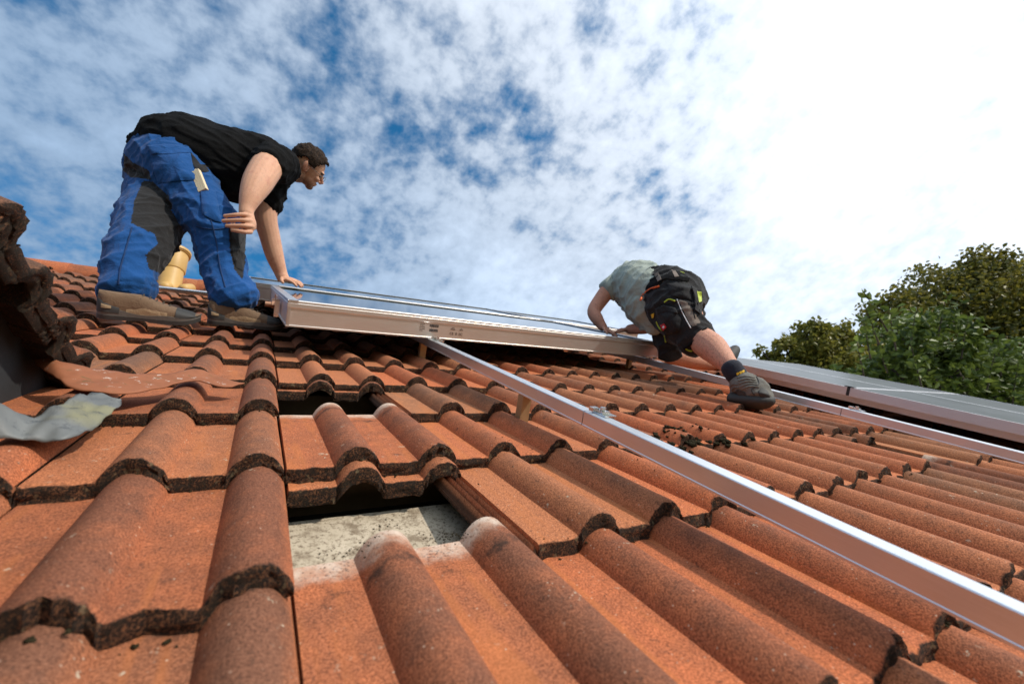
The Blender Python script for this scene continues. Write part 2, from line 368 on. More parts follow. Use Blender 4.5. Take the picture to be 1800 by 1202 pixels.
def prof_top(x):
    if x < 0.0: 
        z = -0.050
        for c0 in (-0.036, -0.022, -0.008):
            d_ = abs(x - c0)
            if d_ < 0.0065: z += 0.017 * (0.5 + 0.5 * math.cos(math.pi * d_ / 0.0065))
        return z
    z = -0.032
    for c0 in (0.1125, 0.2625):
        t = abs(x - c0) / 0.0395
        if t < 1: z = max(z, -0.032 + 0.032 * (1 - t ** 2.3) ** 0.92)
    return z
def tile_mesh(seed, hi=True, worn=0.0):
    R_ = random.Random(seed)
    if hi:
        xs = [-0.043] + [-0.042 + 0.0020 * i for i in range(21)] + [0.0, 0.006, 0.02, 0.045, 0.064, 0.0675] + \
             [0.1125 + 0.0397 * math.sin(math.pi / 2 * (i / 8 - 1)) for i in range(0, 17)] + [0.158, 0.18, 0.205, 0.2175] + [0.2625 + 0.0397 * math.sin(math.pi / 2 * (i / 8 - 1)) for i in range(0, 16)] + [0.2992]
        ys = [0, 0.005, 0.014, 0.05, 0.12, 0.2, 0.28, 0.34, 0.386, 0.394]
    else:
        xs = [-0.03, 0.0, 0.068, 0.085, 0.1, 0.1125, 0.125, 0.14, 0.157, 0.218, 0.235, 0.25, 0.2625, 0.275, 0.288, 0.2985]
        ys = [0, 0.005, 0.394]
    n = len(xs); top = [prof_top(x) for x in xs]; top[-1] = -0.030
    def bot(i):
        b_ = top[i] - 0.022
        if xs[i] > 0.284: b_ = max(b_, -0.031 - 0.004)
        if xs[i] < 0: b_ = -0.058
        return b_
    bt = [bot(i) for i in range(n)]
    rag = [0.0055 * noise.noise(Vector((x * 50, seed * 3.7, 0))) + 0.0060 * noise.noise(Vector((x * 190, seed * 1.7, 4))) for x in xs]
    chip = R_.uniform(0.05, 0.25); chs = R_.choice((0, 0.004, 0.008))
    rag = [r + (chs * max(0, 1 - abs(x - chip) / 0.02)) for r, x in zip(rag, xs)]
    V = []; A = []; F = []; rings = []
    warp = R_.uniform(-0.002, 0.002)
    for yi, y in enumerate(ys):
        o = len(V); fr = y < 0.006
        for i, x in enumerate(xs):
            z = top[i] + (-0.0016 - 0.0045 * abs(noise.noise(Vector((x * 210, seed, 9)))) if yi == 0 else 0) + warp * (y / 0.42 - 0.5) + (0.0008 * noise.noise(Vector((x * 25, y * 25, seed))))
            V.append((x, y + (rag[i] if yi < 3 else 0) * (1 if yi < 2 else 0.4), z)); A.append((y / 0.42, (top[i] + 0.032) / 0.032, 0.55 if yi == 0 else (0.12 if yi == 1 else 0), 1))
        for i in range(n - 1, -1, -1):
            z = bt[i] - (0.005 if fr and xs[i] > 0 else 0) + (0.0 if worn else 1.0) * (0.004 * noise.noise(Vector((xs[i] * 90, 3, seed))) - 0.002 if fr else 0)
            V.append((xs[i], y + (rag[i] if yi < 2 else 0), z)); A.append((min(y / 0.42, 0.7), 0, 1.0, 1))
        rings.append(o)
    m2 = 2 * n
    for r0, r1 in zip(rings, rings[1:]):
        for k in range(m2): F.append((r0 + k, r0 + (k + 1) % m2, r1 + (k + 1) % m2, r1 + k))
    # front face with a bulged, ragged middle
    o = len(V); mids = 4 if hi else 0; nsm = len(F)
    def dup(ids):
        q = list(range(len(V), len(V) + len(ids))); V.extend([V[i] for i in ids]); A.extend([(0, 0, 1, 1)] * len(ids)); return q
    rows = [dup([rings[0] + i for i in range(n)])]
    for q in range(1, mids + 1):
        f_ = q / (mids + 1); row = []
        for i in range(n):
            a = V[rings[0] + i]; b_ = V[rings[0] + m2 - 1 - i]
            row.append(len(V)); V.append((a[0], a[1] - 0.0015 + 0.0050 * noise.noise(Vector((a[0] * 150, f_ * 4.3, seed * 2.3))), a[2] * (1 - f_) + b_[2] * f_)); A.append((0, 0, 1, 1))
        rows.append(row)
    if worn:
        rag = [q * 0.35 for q in rag]
        for row in rows[1:]:
            for i_, q in enumerate(row): a = V[q]; V[q] = (a[0], rag[i_] - 0.003 * math.sin(math.pi * (rows.index(row)) / (mids + 1)) + 0.0016 * noise.noise(Vector((a[0] * 150, a[2] * 150, seed))), a[2])
    rows.append(dup([rings[0] + m2 - 1 - i for i in range(n)]))
    for a, b_ in zip(rows, rows[1:]):
        for i in range(n - 1): F.append((a[i + 1], a[i], b_[i], b_[i + 1]))
    ncap = len(F)
    e = rings[-1]
    for i in range(n - 1): F.append((e + i, e + i + 1, e + m2 - 2 - i, e + m2 - 1 - i))
    return V, F, A, (nsm, ncap)
def finish_tile(V, F, A, cap=None, extra=None, name='roof_tile'):
    m = mesh_from(V, F, name, True, 48)
    if cap:
        sm = np.ones(len(F), bool); sm[cap[1]:] = False; m.polygons.foreach_set('use_smooth', sm)
    ca = m.color_attributes.new('tl', 'FLOAT_COLOR', 'POINT'); ca.data.foreach_set('color', np.array(A, float).ravel())
    if extra is not None:
        cb = m.color_attributes.new('tr', 'FLOAT_COLOR', 'POINT'); cb.data.foreach_set('color', np.array(extra, float).ravel())
    m.materials.append(T.m); return m
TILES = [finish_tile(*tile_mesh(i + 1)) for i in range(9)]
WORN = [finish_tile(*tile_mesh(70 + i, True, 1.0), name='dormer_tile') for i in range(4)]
LOW = tile_mesh(50, False)
TILT = -math.atan(0.078)
MOVED = {(0, 0): (0.272, -0.021), (0, 2): (0.283, -0.021), (6, 0): (0.245, -0.021)}
PANEL_ZONES = [(0.1, 2.1, 1.75, 2.5), (0.1, 3.1, 2.5, 3.5), (2.75, 4.0, -0.6, 1.5)]
cand = []
for row in range(-5, 15):
    for k in range(-9, 17):
        u0, v0 = k * 0.30, row * GAUGE
        if u0 + 0.15 < -0.52 and v0 < 0.62 + 0.725 * (-0.376 - u0 - 0.3): continue      # inside the dormer
        if v0 + 0.42 > V_RIDGE + 0.12 and row > 14: continue
        c_ = Vector((u0 + 0.15, v0 + 0.15, -0.02)) - CAM; dep = c_.dot(FWD)
        px = 900 + FPX * c_.dot(RIGHT) / max(dep, 0.05); py = 601 - FPX * c_.dot(UP) / max(dep, 0.05)
        vis = dep > 0.02 and -350 < px < 2300 and py < 1750
        hid = any(a < u0 + 0.15 < b and c1 < v0 + 0.15 < d1 for a, b, c1, d1 in PANEL_ZONES) or u0 > 4.0
        cand.append(((0 if vis and not hid else 1, dep if dep > 0 else 50 - dep), k, row))
cand.sort()
rt = random.Random(11)
stuffV, stuffF, stuffA, stuffR = [], [], [], []
for idx, (_, k, row) in enumerate(cand):
    u0, v0, w0 = k * 0.30, row * GAUGE, 0.0
    if (k, row) == (-1, 0): v0 += 0.012
    if k == -1: u0 -= 0.006
    if k < -1: u0 -= 0.012
    ju, jv, jr = rt.uniform(-0.002, 0.002), rt.uniform(-0.004, 0.004), rt.uniform(-0.006, 0.006)
    lab = None
    if (k, row) in MOVED: v0 += MOVED[(k, row)][0]; w0 += MOVED[(k, row)][1]; lab = 'tile pushed up under the course above, leaving a gap'
    if (k, row) == (7, 0): jv = -0.02
    mt = Matrix.Translation((u0 + ju, v0 + jv, w0 + rt.uniform(-0.001, 0.001))) @ Matrix.Rotation(jr, 4, 'Z') @ Matrix.Rotation(TILT, 4, 'X') @ Matrix.Rotation(rt.uniform(-0.006, 0.006), 4, 'Y')
    wv = 0.92 if u0 < -0.01 else (0.50 if v0 < 0.4 else 0.42)
    if idx < 272:
        o = link('roof_tile', TILES[(k * 5 + row * 7) % 9], house, mtx=mt, label=lab); o.color = (wv + rt.uniform(-0.12, 0.12), 0, 0, 1)
    else:
        o_ = len(stuffV); stuffV += [tuple(mt @ Vector(v)) for v in LOW[0]]; stuffF += [tuple(i + o_ for i in f) for f in LOW[1]]; stuffA += LOW[2]
        stuffR += [(rt.random(), 0, 0, 1)] * len(LOW[0])
if stuffV:
    o = link('roof_tile', finish_tile(stuffV, stuffF, stuffA, None, stuffR, 'far_roof_tiles'), house, kind='stuff'); o.color = (0.45, 0, 0, 1)

# roof deck under the tiles, battens, ridge tiles, back slope and walls
b = MB(); b.box((U_L, V_EAVE + 0.05, -0.20), (U_R, V_RIDGE, -0.150)); link('roof_deck', b.mesh('roof_deck'), house, simple('dark_underlay', (0.018, 0.016, 0.014), 0.9).m)
b = MB(); b.box((-0.10, -0.25, -0.1495), (0.52, 0.290, -0.118)); link('insulation_board', b.mesh('insulation_board'), house, BOARD.m)
for r in range(-5, 15):
    b = MB(); v = r * GAUGE + 0.352; b.box((U_L, v + 0.012, -0.1495), (U_R, v + 0.045, -0.089)); link('batten', b.mesh('batten'), house, WOOD.m)
for i in range(26):
    b = MB(); u0 = U_L + i * 0.30; prof = []
    for q in range(0, 181, 18): prof.append((V_RIDGE + 0.02 - 0.125 * math.cos(rad(q)), -0.052 + 0.10 * math.sin(rad(q))))
    for q in range(180, -1, -18): prof.append((V_RIDGE + 0.02 - 0.105 * math.cos(rad(q)), -0.062 + 0.082 * math.sin(rad(q))))
    b.prism(prof, u0, u0 + 0.32, axis='x')
    m = b.mesh('ridge_tile', True, 40); ca = m.color_attributes.new('tl', 'FLOAT_COLOR', 'POINT'); ca.data.foreach_set('color', [0.3, 0.6, 0, 1] * len(m.vertices))
    o = link('ridge_tile', m, house, T.m, mtx=Matrix.Translation((0, 0, 0.004 * (i % 2)))); o.color = (0.7, 0, 0, 1)
inv = RX.inverted()
rw = to_world((0, V_RIDGE, -0.12)); ew = to_world((0, V_EAVE, -0.16))
half = rw.y - ew.y
b = MB(); b.prism([(rw.y + 0.02, rw.z), (rw.y + half, ew.z), (rw.y + half, ew.z - 0.05), (rw.y + 0.02, rw.z - 0.06)], U_L, U_R, axis='x')
m = b.mesh('back_slope'); m.transform(inv); o = link('back_slope', m, house, T.m); o.color = (0.6, 0, 0, 1)
b = MB(); y0, y1, zt = ew.y + 0.35, rw.y + half - 0.35, ew.z - 0.10
b.prism([(y0, -5.2), (y0, zt + 0.2), (rw.y, rw.z - 0.25), (y1, zt + 0.2), (y1, -5.2)], U_L + 0.2, U_R - 0.2, axis='x')
m = b.mesh('wall'); m.transform(inv); link('wall', m, house, PLASTER.m)

# dormer on the left: cheek wall, overhanging tiled roof whose broken edge is seen from below
P0 = to_world((-0.384, 0.905, 0.005)); hdir = Vector((0, -1, 0)); DP = rad(27)
slope = Vector((-math.cos(DP), 0, math.sin(DP))); nrm = Vector((math.sin(DP), 0, math.cos(DP)))
DM = Matrix(((hdir.x, slope.x, nrm.x, P0.x), (hdir.y, slope.y, nrm.y, P0.y), (hdir.z, slope.z, nrm.z, P0.z), (0, 0, 0, 1)))
DL = inv @ DM
dorm = link('dormer_roof', None, house, mtx=DL)
dorm['label'] = 'dormer roof with thick mossy tile edges seen from below'
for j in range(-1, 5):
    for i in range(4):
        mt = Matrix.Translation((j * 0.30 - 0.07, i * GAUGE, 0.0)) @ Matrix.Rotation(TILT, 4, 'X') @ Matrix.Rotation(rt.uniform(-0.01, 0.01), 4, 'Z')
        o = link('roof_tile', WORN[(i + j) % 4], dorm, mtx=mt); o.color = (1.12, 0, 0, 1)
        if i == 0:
            o = link('under_tile', WORN[(j + 2) % 4], dorm, mtx=Matrix.Translation((0.002, 0.002, -0.019)) @ mt); o.color = (1.3, 0, 0, 1)  # second layer of the same tiles, thickens the dormer edge
b = MB(); b.box((-0.4, 0.05, -0.15), (1.45, 1.2, -0.085)); link('soffit_board', b.mesh('soffit_board'), dorm, simple('soffit_wood', (0.035, 0.025, 0.018), 0.9).m)
# moss cushions grown on the broken edge
b = MB(); rm = random.Random(3)
def mossball(mb, c, r, rr):
    vs = []; seed = rr.random() * 100
    n, mrow = 8, 5
    for i in range(mrow + 1):
        th = math.pi * i / mrow
        for q in range(n):
            p = Vector((math.sin(th) * math.cos(q * 6.2832 / n), math.sin(th) * math.sin(q * 6.2832 / n), math.cos(th)))
            vs.append(Vector(c) + Vector((p.x, p.y, p.z * 0.6)) * r * (0.75 + 0.75 * noise.noise(p * 1.9 + Vector((seed, 0, 0)))))
    mb.add(vs, [(i * n + q, (i + 1) * n + q, (i + 1) * n + (q + 1) % n, i * n + (q + 1) % n) for i in range(mrow) for q in range(n)])
for q in range(90):
    x = rm.uniform(-0.05, 0.62); tx = (x + 0.07) % 0.30
    mossball(b, (x, rm.uniform(-0.003, 0.008), prof_top(tx) - rm.uniform(0.0, 0.045)), rm.uniform(0.0015, 0.004), rm)
EDGEM = Mat('edge_moss', rough=1.0, spec=0.1); EDGEM.color(EDGEM.mix(EDGEM.ss(EDGEM.noise(90, 4, 0.7), 0.38, 0.66), (0.016, 0.012, 0.007), (0.12, 0.065, 0.032))); EDGEM.bump(EDGEM.noise(200, 4, 0.7), 0.9, 0.004)
link('moss', b.mesh('edge_moss', True), dorm, EDGEM.m, kind='stuff')
b = MB(); b.box((-1.4, -0.9, -0.12), (-0.462, 0.92, 0.0)); b2 = MB()
cw0 = to_world((0, -0.75, -0.1)); cw1 = to_world((0, 0.93, -0.1))
b2.prism([(cw0.y, cw0.z), (cw1.y, cw1.z), (cw1.y, cw1.z + 0.02), (cw0.y, P0.z + 0.02)], -1.3, -0.462, axis='x')
m = b2.mesh('dormer_wall'); m.transform(inv); link('dormer_wall', m, house, CHEEK.m)

# flashings between the dormer and the tiles: lead below, red painted metal above
def sheet(name, rowsU, rowsV, f, thick=0.0022):
    vs = []; fs = []; nu, nv = rowsU, rowsV
    for i in range(nu + 1):
        for j in range(nv + 1): vs.append(f(i / nu, j / nv))
    for i in range(nu):
        for j in range(nv): a = i * (nv + 1) + j; fs.append((a, a + nv + 1, a + nv + 2, a + 1))
    m = mesh_from(vs, fs, name, True); bm = bmesh.new(); bm.from_mesh(m); bmesh.ops.solidify(bm, geom=bm.faces[:], thickness=thick); bm.to_mesh(m); bm.free()
    m.polygons.foreach_set('use_smooth', [True] * len(m.polygons)); return m
def tile_h(u, v):                                                      # height of the laid tiles at u, v
    x = u % 0.30; r = math.floor(v / GAUGE + 1e-6); return prof_top(x) - 0.078 * (v - r * GAUGE)
def loft(lower, upper, crumple, seed):
    """sheet between two edges given as (px, py, height above the crests) where the metal lies"""
    Lq = catmull([tuple(on(*p)) for p in lower], 8); Uq_ = catmull([tuple(on(*p)) for p in upper], 8); n = len(Lq) - 1
    def f(a, c_):
        i = min(int(round(a * n)), n); p = Vector(Lq[i]) * (1 - c_) + Vector(Uq_[i]) * c_
        bend = math.sin(math.pi * c_)
        nz = noise.noise(Vector((p.x * 24, p.y * 24, seed))) + 0.5 * noise.noise(Vector((p.x * 60, p.y * 60, seed + 3)))
        return (p.x, p.y, p.z + crumple * nz + 0.4 * crumple * bend)
    return n, f
nl, leadf = loft([(-60, 782, 0.000), (0, 776, 0.000), (62, 773, -0.002), (110, 770, 0.000), (150, 755, 0.002), (182, 738, -0.004), (214, 711, -0.006)],
                 [(-70, 690, 0.070), (-10, 704, 0.050), (60, 732, 0.014), (104, 711, 0.018), (137, 695, 0.014), (170, 692, 0.006), (212, 704, -0.004)], 0.010, 2.0)
link('lead_flashing', sheet('lead_flashing', nl, 14, leadf), house, LEAD.m, label='crumpled grey lead flashing strip over the tiles')
nr, redf = loft([(62, 640, 0.020), (98, 664, 0.016), (128, 681, 0.012), (180, 690, 0.008), (232, 691, 0.006), (282, 681, 0.004), (338, 668, 0.008), (384, 678, 0.000), (408, 680, -0.004)],
                [(46, 596, 0.050), (92, 630, 0.038), (140, 642, 0.028), (190, 650, 0.020), (240, 657, 0.015), (296, 656, 0.014), (342, 648, 0.016), (380, 660, 0.006), (430, 673, 0.000)], 0.0035, 7.0)
link('red_flashing', sheet('red_flashing', nr, 12, redf), house, RED.m, label='dull red painted metal flashing with a lifted edge')
# moss and dirt lying in the laps
b = MB(); rm = random.Random(5)
def moss_at(u, v, r): mossball(b, (u, v, tile_h(u, v) + r * 0.25), r, rm)
for q in range(150):                                                   # the big clump by the rail
    u = rm.gauss(1.00, 0.10); v = GAUGE - abs(rm.gauss(0, 0.02)) + rm.choice((0, 0, 0.01)); moss_at(u, v - 0.004, rm.uniform(0.004, 0.013))
for q in range(60): u = rm.gauss(1.02, 0.07); moss_at(u, 0.36 + rm.gauss(0, 0.03), rm.uniform(0.003, 0.009))
for row in range(-2, 7):
    for q in range(190):
        u = rm.uniform(-0.40, 2.6); 
        if row in (0, 2) and -0.02 < u < 0.32: continue
        if row == 0 and u > 1.78: continue
        if prof_top(u % 0.3) > -0.025 and rm.random() < 0.5: continue
        moss_at(u, row * GAUGE - abs(rm.gauss(0, 0.006)) - 0.001, rm.uniform(0.0012, 0.0042))
for q in range(110):
    u = rm.uniform(0.25, 1.0); v = rm.uniform(0.0, 0.3); moss_at(u, 0.24 + rm.gauss(0, 0.08) if u > 0.4 else v, rm.uniform(0.0006, 0.0022))
for q in range(160): u = rm.choice((0.02, 0.15, 0.16, 0.05)) + rm.uniform(0, 0.06); moss_at(u, 0.058 + rm.gauss(0, 0.010), rm.uniform(0.0005, 0.0018))
for q in range(90): u = rm.uniform(2.0, 2.8); moss_at(u, rm.uniform(0.5, 1.0), rm.uniform(0.003, 0.010))
link('moss', b.mesh('moss', True), house, MOSS.m, kind='stuff')

# ------------------------------------------------------------------ mounting rails, hooks, clamps
def rail(u, v0, v1, splice, hooks, label, top=0.08, clamps=(), half=0.020):
    L = v1 - v0; mtx = RX @ Matrix.Translation((u, v0, top))
    b = MB()
    wd = half
    pr_ = [(-.0212, -.034), (.0212, -.034), (.0212, -.0306), (.020, -.0294), (.020, -.0016), (.0184, 0), (-.0184, 0), (-.020, -.0016), (-.020, -.0294), (-.0212, -.0306)]
    pr_ = [(x * wd / 0.020, z) for x, z in pr_]
    b.prism(pr_, 0, splice - v0 - 0.0012)
    root = link('mounting_rail', b.mesh('rail'), None, ALU.m, mtx=mtx, label=label, cat='rail', group='aluminium mounting rails')
    b = MB(); b.prism(pr_, splice - v0 + 0.0012, L); link('rail_section', b.mesh('rail_section'), root, ALU.m)
    b = MB(); s = splice - v0; b.box((-wd * .85, s - 0.06, -.028), (wd * .85, s + 0.06, -.0135)); link('splice', b.mesh('splice'), root, simple('seam', (0.08, 0.08, 0.08), 0.5, 0.8).m)
    for h in hooks:
        b = MB(); y = h - v0; hb = tile_h(u, h) - top
        b.prism([(y - .013, hb - 0.006), (y + .013, hb - 0.006), (y + .013, -.035), (y - .013, -.035)], -.016, .012, axis='x'); 
        link('roof_hook', b.mesh('roof_hook'), root, BRONZE.m)
    for c_ in clamps:
        b = MB(); y = c_ - v0
        b.box((.000, y - .022, .0005), (.034, y + .022, .0035)); b.box((.030, y - .018, -.014), (.034, y + .018, .0005)); b.box((.004, y - .008, .0036), (.026, y + .020, .0085))
        b.ring_tube([(.014, y + .003, .008), (.014, y + .003, .016)], [.0065, .0065], 6, caps=False); b.box((-.008, y + .010, .0036), (.010, y + .024, .012))
        link('clamp', b.mesh('clamp'), root, STEEL.m)
    return root
rail(0.588, -1.3, 2.42, 0.262, [0.525, 1.42, -0.42], 'long silver mounting rail running down the tiles in the foreground', clamps=(0.232, 1.285), half=0.0155)
rail(2.030, -1.1, 2.42, 0.345, [0.74, 1.55, -0.3], 'silver mounting rail beside the grey boot and the solar panels', top=0.067, clamps=(0.305, 1.40))

# ------------------------------------------------------------------ solar collectors
GLASS = Mat('collector_glass', (0.010, 0.012, 0.018), 0.06, 0, 0.5); GLASS.b.inputs['IOR'].default_value = 1.55
GLASS.l(GLASS.math('MULTIPLY_ADD', GLASS.noise(6, 3), 0.05, 0.03), GLASS.b.inputs['Roughness'])
PRINT = simple('label_ink', (0.05, 0.04, 0.04), 0.7)
GASK = simple('gasket_rubber', (0.02, 0.02, 0.02), 0.6)
def collector(u, v, w0, W, D, Hh, rot, label, marks=False):
    mtx = RX @ Matrix.Translation((u, v, w0)) @ Matrix.Rotation(rot, 4, 'Z')
    root = link('solar_collector', None, None, mtx=mtx, label=label, cat='solar panel', group='solar thermal collectors')
    def prof(s): return [(0.004, 0.0), (0.0, 0.0), (0.0, 0.005), (0.004, 0.007), (0.004, Hh - .030), (0.0, Hh - .026), (0.0, Hh - .012), (0.003, Hh - .010), (0.003, Hh - .002), (0.005, Hh), (0.036, Hh), (0.036, Hh - .006), (0.012, Hh - .006), (0.012, 0.0)]
    b = MB(); b.prism(prof(1), 0.0, W, axis='x'); link('frame_profile', b.mesh('frame'), root, CHAMP.m)
    b = MB(); b.prism([(D - p[0], p[1]) for p in prof(1)][::-1], 0.0, W, axis='x'); link('frame_profile', b.mesh('frame'), root, CHAMP.m)
    for s in (0, 1):
        b = MB(); pp = [(p[0] + 0.0, p[1]) for p in prof(1)]
        if s: pp = [(W - p[0], p[1]) for p in pp][::-1]
        b.prism([(x + (-.0015 if s == 0 else .0015), z + .0006) for x, z in pp], 0.0006, D - 0.0006); link('frame_profile', b.mesh('frame'), root, ALU_D.m)
    b = MB(); b.box((0.014, 0.014, Hh - .0105), (W - .014, D - .014, Hh - .0068)); link('glass', b.mesh('glass'), root, GLASS.m)
    b = MB(); b.box((0.013, 0.013, 0.004), (W - .013, D - .013, Hh - .03)); link('back_tray', b.mesh('back_tray'), root, GASK.m)
    b = MB()
    for a0, a1 in (((0.0362, 0.0362), (W - .0362, 0.040)), ((0.0362, D - .040), (W - .0362, D - .0362)), ((0.0362, 0.0402), (0.040, D - .0402)), ((W - .040, 0.0402), (W - .0362, D - .0402))):
        b.box((a0[0], a0[1], Hh - .0067), (a1[0], a1[1], Hh - .0035))
    link('gasket', b.mesh('gasket'), root, GASK.m)
    return root
c1 = collector(0.022, 1.310, 0.081, 2.09, 1.08, 0.098, rad(2.4), 'large collector held by the two workers, long champagne side facing the camera')
b = MB()                                                               # printed type label on the long side
x0 = 0.555; yb = 0.0035
rb = random.Random(2)
for r_, z in ((0, 0.050), (1, 0.030)):
    x = x0
    while x < x0 + 0.040: wd = rb.choice((.0012, .002, .003)); b.box((x, yb - .0006, z), (x + wd, yb + .0002, z + .012)); x += wd + rb.choice((.001, .0016))
for q in range(5): b.box((x0 - .045, yb - .0006, 0.030 + q * 0.0075), (x0 - .045 + rb.uniform(.012, .03), yb + .0002, 0.0318 + q * 0.0075))
for q, (xx, wd) in enumerate(((0.655, .022), (0.70, .016))): b.box((xx, yb - .0006, 0.047), (xx + wd, yb + .0002, 0.0505)); b.box((xx + .004, yb - .0006, 0.055), (xx + wd - .004, yb + .0002, 0.0568))
link('type_label', b.mesh('type_label'), c1, PRINT.m)
def text(body, size, mtx, parent, mat, name, ext=0.0004):
    cu = bpy.data.curves.new(name, 'FONT'); cu.body = body; cu.size = size; cu.extrude = ext
    o = bpy.data.objects.new('tmp', cu); COL.objects.link(o); dg = bpy.context.evaluated_depsgraph_get(); dg.update()
    m = bpy.data.meshes.new_from_object(o.evaluated_get(dg)); bpy.data.objects.remove(o); m.materials.clear()
    return link(name, m, parent, mat, mtx=mtx)
text('CE  0  EC', 0.016, Matrix.Translation((0.652, 0.0032, 0.024)) @ Matrix.Rotation(rad(90), 4, 'X'), c1, PRINT.m, 'lettering')
b = MB(); 
for z_, y_ in ((0.035, 0.42), (0.06, 0.42)):
    pass
b.ring_tube([(-0.055, 0.36, 0.045), (-0.002, 0.36, 0.045)], [.012, .012], 12, caps=False); b.ring_tube([(-0.03, 0.36, 0.045), (-0.016, 0.36, 0.045)], [.018, .018], 6, caps=False)
link('pipe_stub', b.mesh('pipe_stub', True, 40), c1, COPPER.m)
b = MB(); b.box((-0.022, 0.30, 0.0), (-0.004, 0.325, 0.075)); b.box((-0.034, 0.30, 0.068), (-0.004, 0.325, 0.075)); b.ring_tube([(-0.02, 0.312, 0.075), (-0.02, 0.312, 0.092)], [.006, .006], 6, caps=False); link('clamp', b.mesh('clamp'), c1, STEEL.m)
collector(-0.165, 2.47, 0.081, 2.14, 1.02, 0.098, rad(1.2), 'upper left collector, its left end showing behind the blue trousers')
collector(2.02, 2.50, 0.081, 1.08, 1.02, 0.098, rad(1.2), 'upper right collector beyond the arms of the kneeling worker')
b = MB(); b.ring_tube([(-0.62, 2.9, 0.05), (0.5, 2.93, 0.05)], [.016, .016], 12, caps=False)
link('metal_pipe', b.mesh('metal_pipe', True, 40), None, STEEL.m, mtx=RX, label='thin silver pipe lying behind the blue trouser leg', cat='pipe')

PVG = Mat('pv_glass', (0.03, 0.03, 0.04), 0.12, 0, 0.5); PVG.b.inputs['IOR'].default_value = 1.65
tcn = PVG.n('ShaderNodeTexCoord').outputs['Object']; sp = PVG.n('ShaderNodeSeparateXYZ'); PVG.l(tcn, sp.inputs[0])
def gridline(o_, pitch, wd): 
    f = PVG.math('FRACT', PVG.math('DIVIDE', o_, pitch)); return PVG.math('LESS_THAN', f, wd / pitch)
ln = PVG.math('MAXIMUM', gridline(sp.outputs[0], 0.158, 0.004), gridline(sp.outputs[1], 0.158, 0.004))
PVG.color(PVG.mix(PVG.math('MULTIPLY', ln, 0.04), PVG.mix(PVG.noise(9, 3), (0.026, 0.032, 0.030), (0.045, 0.052, 0.048)), (0.30, 0.31, 0.31)))
PVG.l(PVG.math('MULTIPLY_ADD', PVG.noise(4, 4), 0.16, 0.26), PVG.b.inputs['Roughness'])
WHITE = simple('backsheet_white', (0.75, 0.75, 0.75), 0.5, nscale=10, amt=0.05)
def pv(u, v, W, D, label):
    root = link('photovoltaic_module', None, None, mtx=RX @ Matrix.Translation((u, v, 0.082)), label=label, cat='solar panel', group='dark photovoltaic panels on the right')
    Hh = 0.042
    for s in range(2):
        b = MB(); x = 0 if s == 0 else W - .012
        b.box((x, 0, 0), (x + .012, D, Hh)); link('frame_profile', b.mesh('frame'), root, ALU_D.m)
        b = MB(); y = 0 if s == 0 else D - .012; b.box((0.0122, y + .0004, 0.0003), (W - .0122, y + .0116, Hh - .0004)); link('frame_profile', b.mesh('frame'), root, ALU_D.m)
    b = MB(); b.box((0.0122, 0.0122, Hh - .006), (W - .0122, D - .0122, Hh - .0018)); link('glass', b.mesh('glass'), root, PVG.m)
    b = MB(); b.box((W * 0.47, 0.013, Hh - .0017), (W * 0.47 + .018, D - .013, Hh - .0011)); link('centre_strip', b.mesh('centre_strip'), root, WHITE.m)
    return root
for i in range(3):
    pv(2.45, -1.508 + i * 1.008, 1.60, 1.0, ['lowest dark photovoltaic panel running out of the right edge', 'middle dark photovoltaic panel below the seam on the right', 'upper dark photovoltaic panel nearest the grey boot'][i])
for u in (2.62, 3.75):
    b = MB(); b.box((-.02, 0, -.04), (.02, 3.2, 0)); link('mounting_rail', b.mesh('rail'), None, ALU.m, mtx=RX @ Matrix.Translation((u, -1.55, 0.0805)), label='short rail under the left edge of the dark panels' if u < 3 else 'short rail under the far edge of the dark panels', cat='rail', group='aluminium mounting rails')
b = MB(); b.box((0, -0.006, 0.0), (0.03, 0.006, 0.046)); b.box((0.0, -0.02, 0.0425), (0.03, 0.02, 0.046)); link('clamp', b.mesh('clamp'), None, GASK.m, mtx=RX @ Matrix.Translation((2.447, 0.504, 0.083)), label='black clamp in the seam between two dark panels', cat='clamp')

# ------------------------------------------------------------------ vent pipe
vb = to_world(on(297, 503, -0.02))
vp_ = link('vent_pipe', None, None, mtx=Matrix.Translation(vb), label='ochre plastic vent pipe standing on the tiles behind the worker in blue', cat='vent pipe')
s_ = (vb - CAMW).dot(RX.to_3x3() @ FWD) / FPX
b = MB(); r_ = 17.5 * s_
b.ring_tube([(0, 0, -0.1), (0, 0, 32 * s_)], [r_ * 0.98] * 2, 28, caps=False); link('lower_pipe', b.mesh('p', True, 40), vp_, PIPE.m)
b = MB(); b.ring_tube([(0, 0, 32.4 * s_), (0, 0, 34 * s_), (0, 0, 70 * s_)], [r_ * 1.04, r_ * 1.10, r_ * 1.10], 28, caps=False); link('upper_pipe', b.mesh('p', True, 40), vp_, PIPE.m)
b = MB(); b.ring_tube([(0, 0, 70.2 * s_), (0, 0, 71.5 * s_), (0, 0, 73 * s_), (0, 0, 74 * s_), (0, 0, 78 * s_), (0, 0, 81 * s_)], [r_ * 1.2, r_ * 1.27, r_ * 1.10, r_ * 1.28, r_ * 1.30, r_ * 1.15], 28, caps=False); link('rim', b.mesh('p', True, 30), vp_, PIPE.m)
b = MB(); b.ring_tube([(0, 0, 71.9 * s_), (0, 0, 73.6 * s_)], [r_ * 1.20] * 2, 28, caps=False); link('seal', b.mesh('p', True, 40), vp_, PIPE_D.m)
b = MB(); vm = RX.to_3x3()
for du in (0, 26 * s_):
    b.ring_tube([vm @ Vector((du, -0.16, 0.0)), vm @ Vector((du, 0.16, -0.01))], [0.045, 0.045], 16)
link('base_tile', b.mesh('p', True, 40), vp_, PIPE.m)

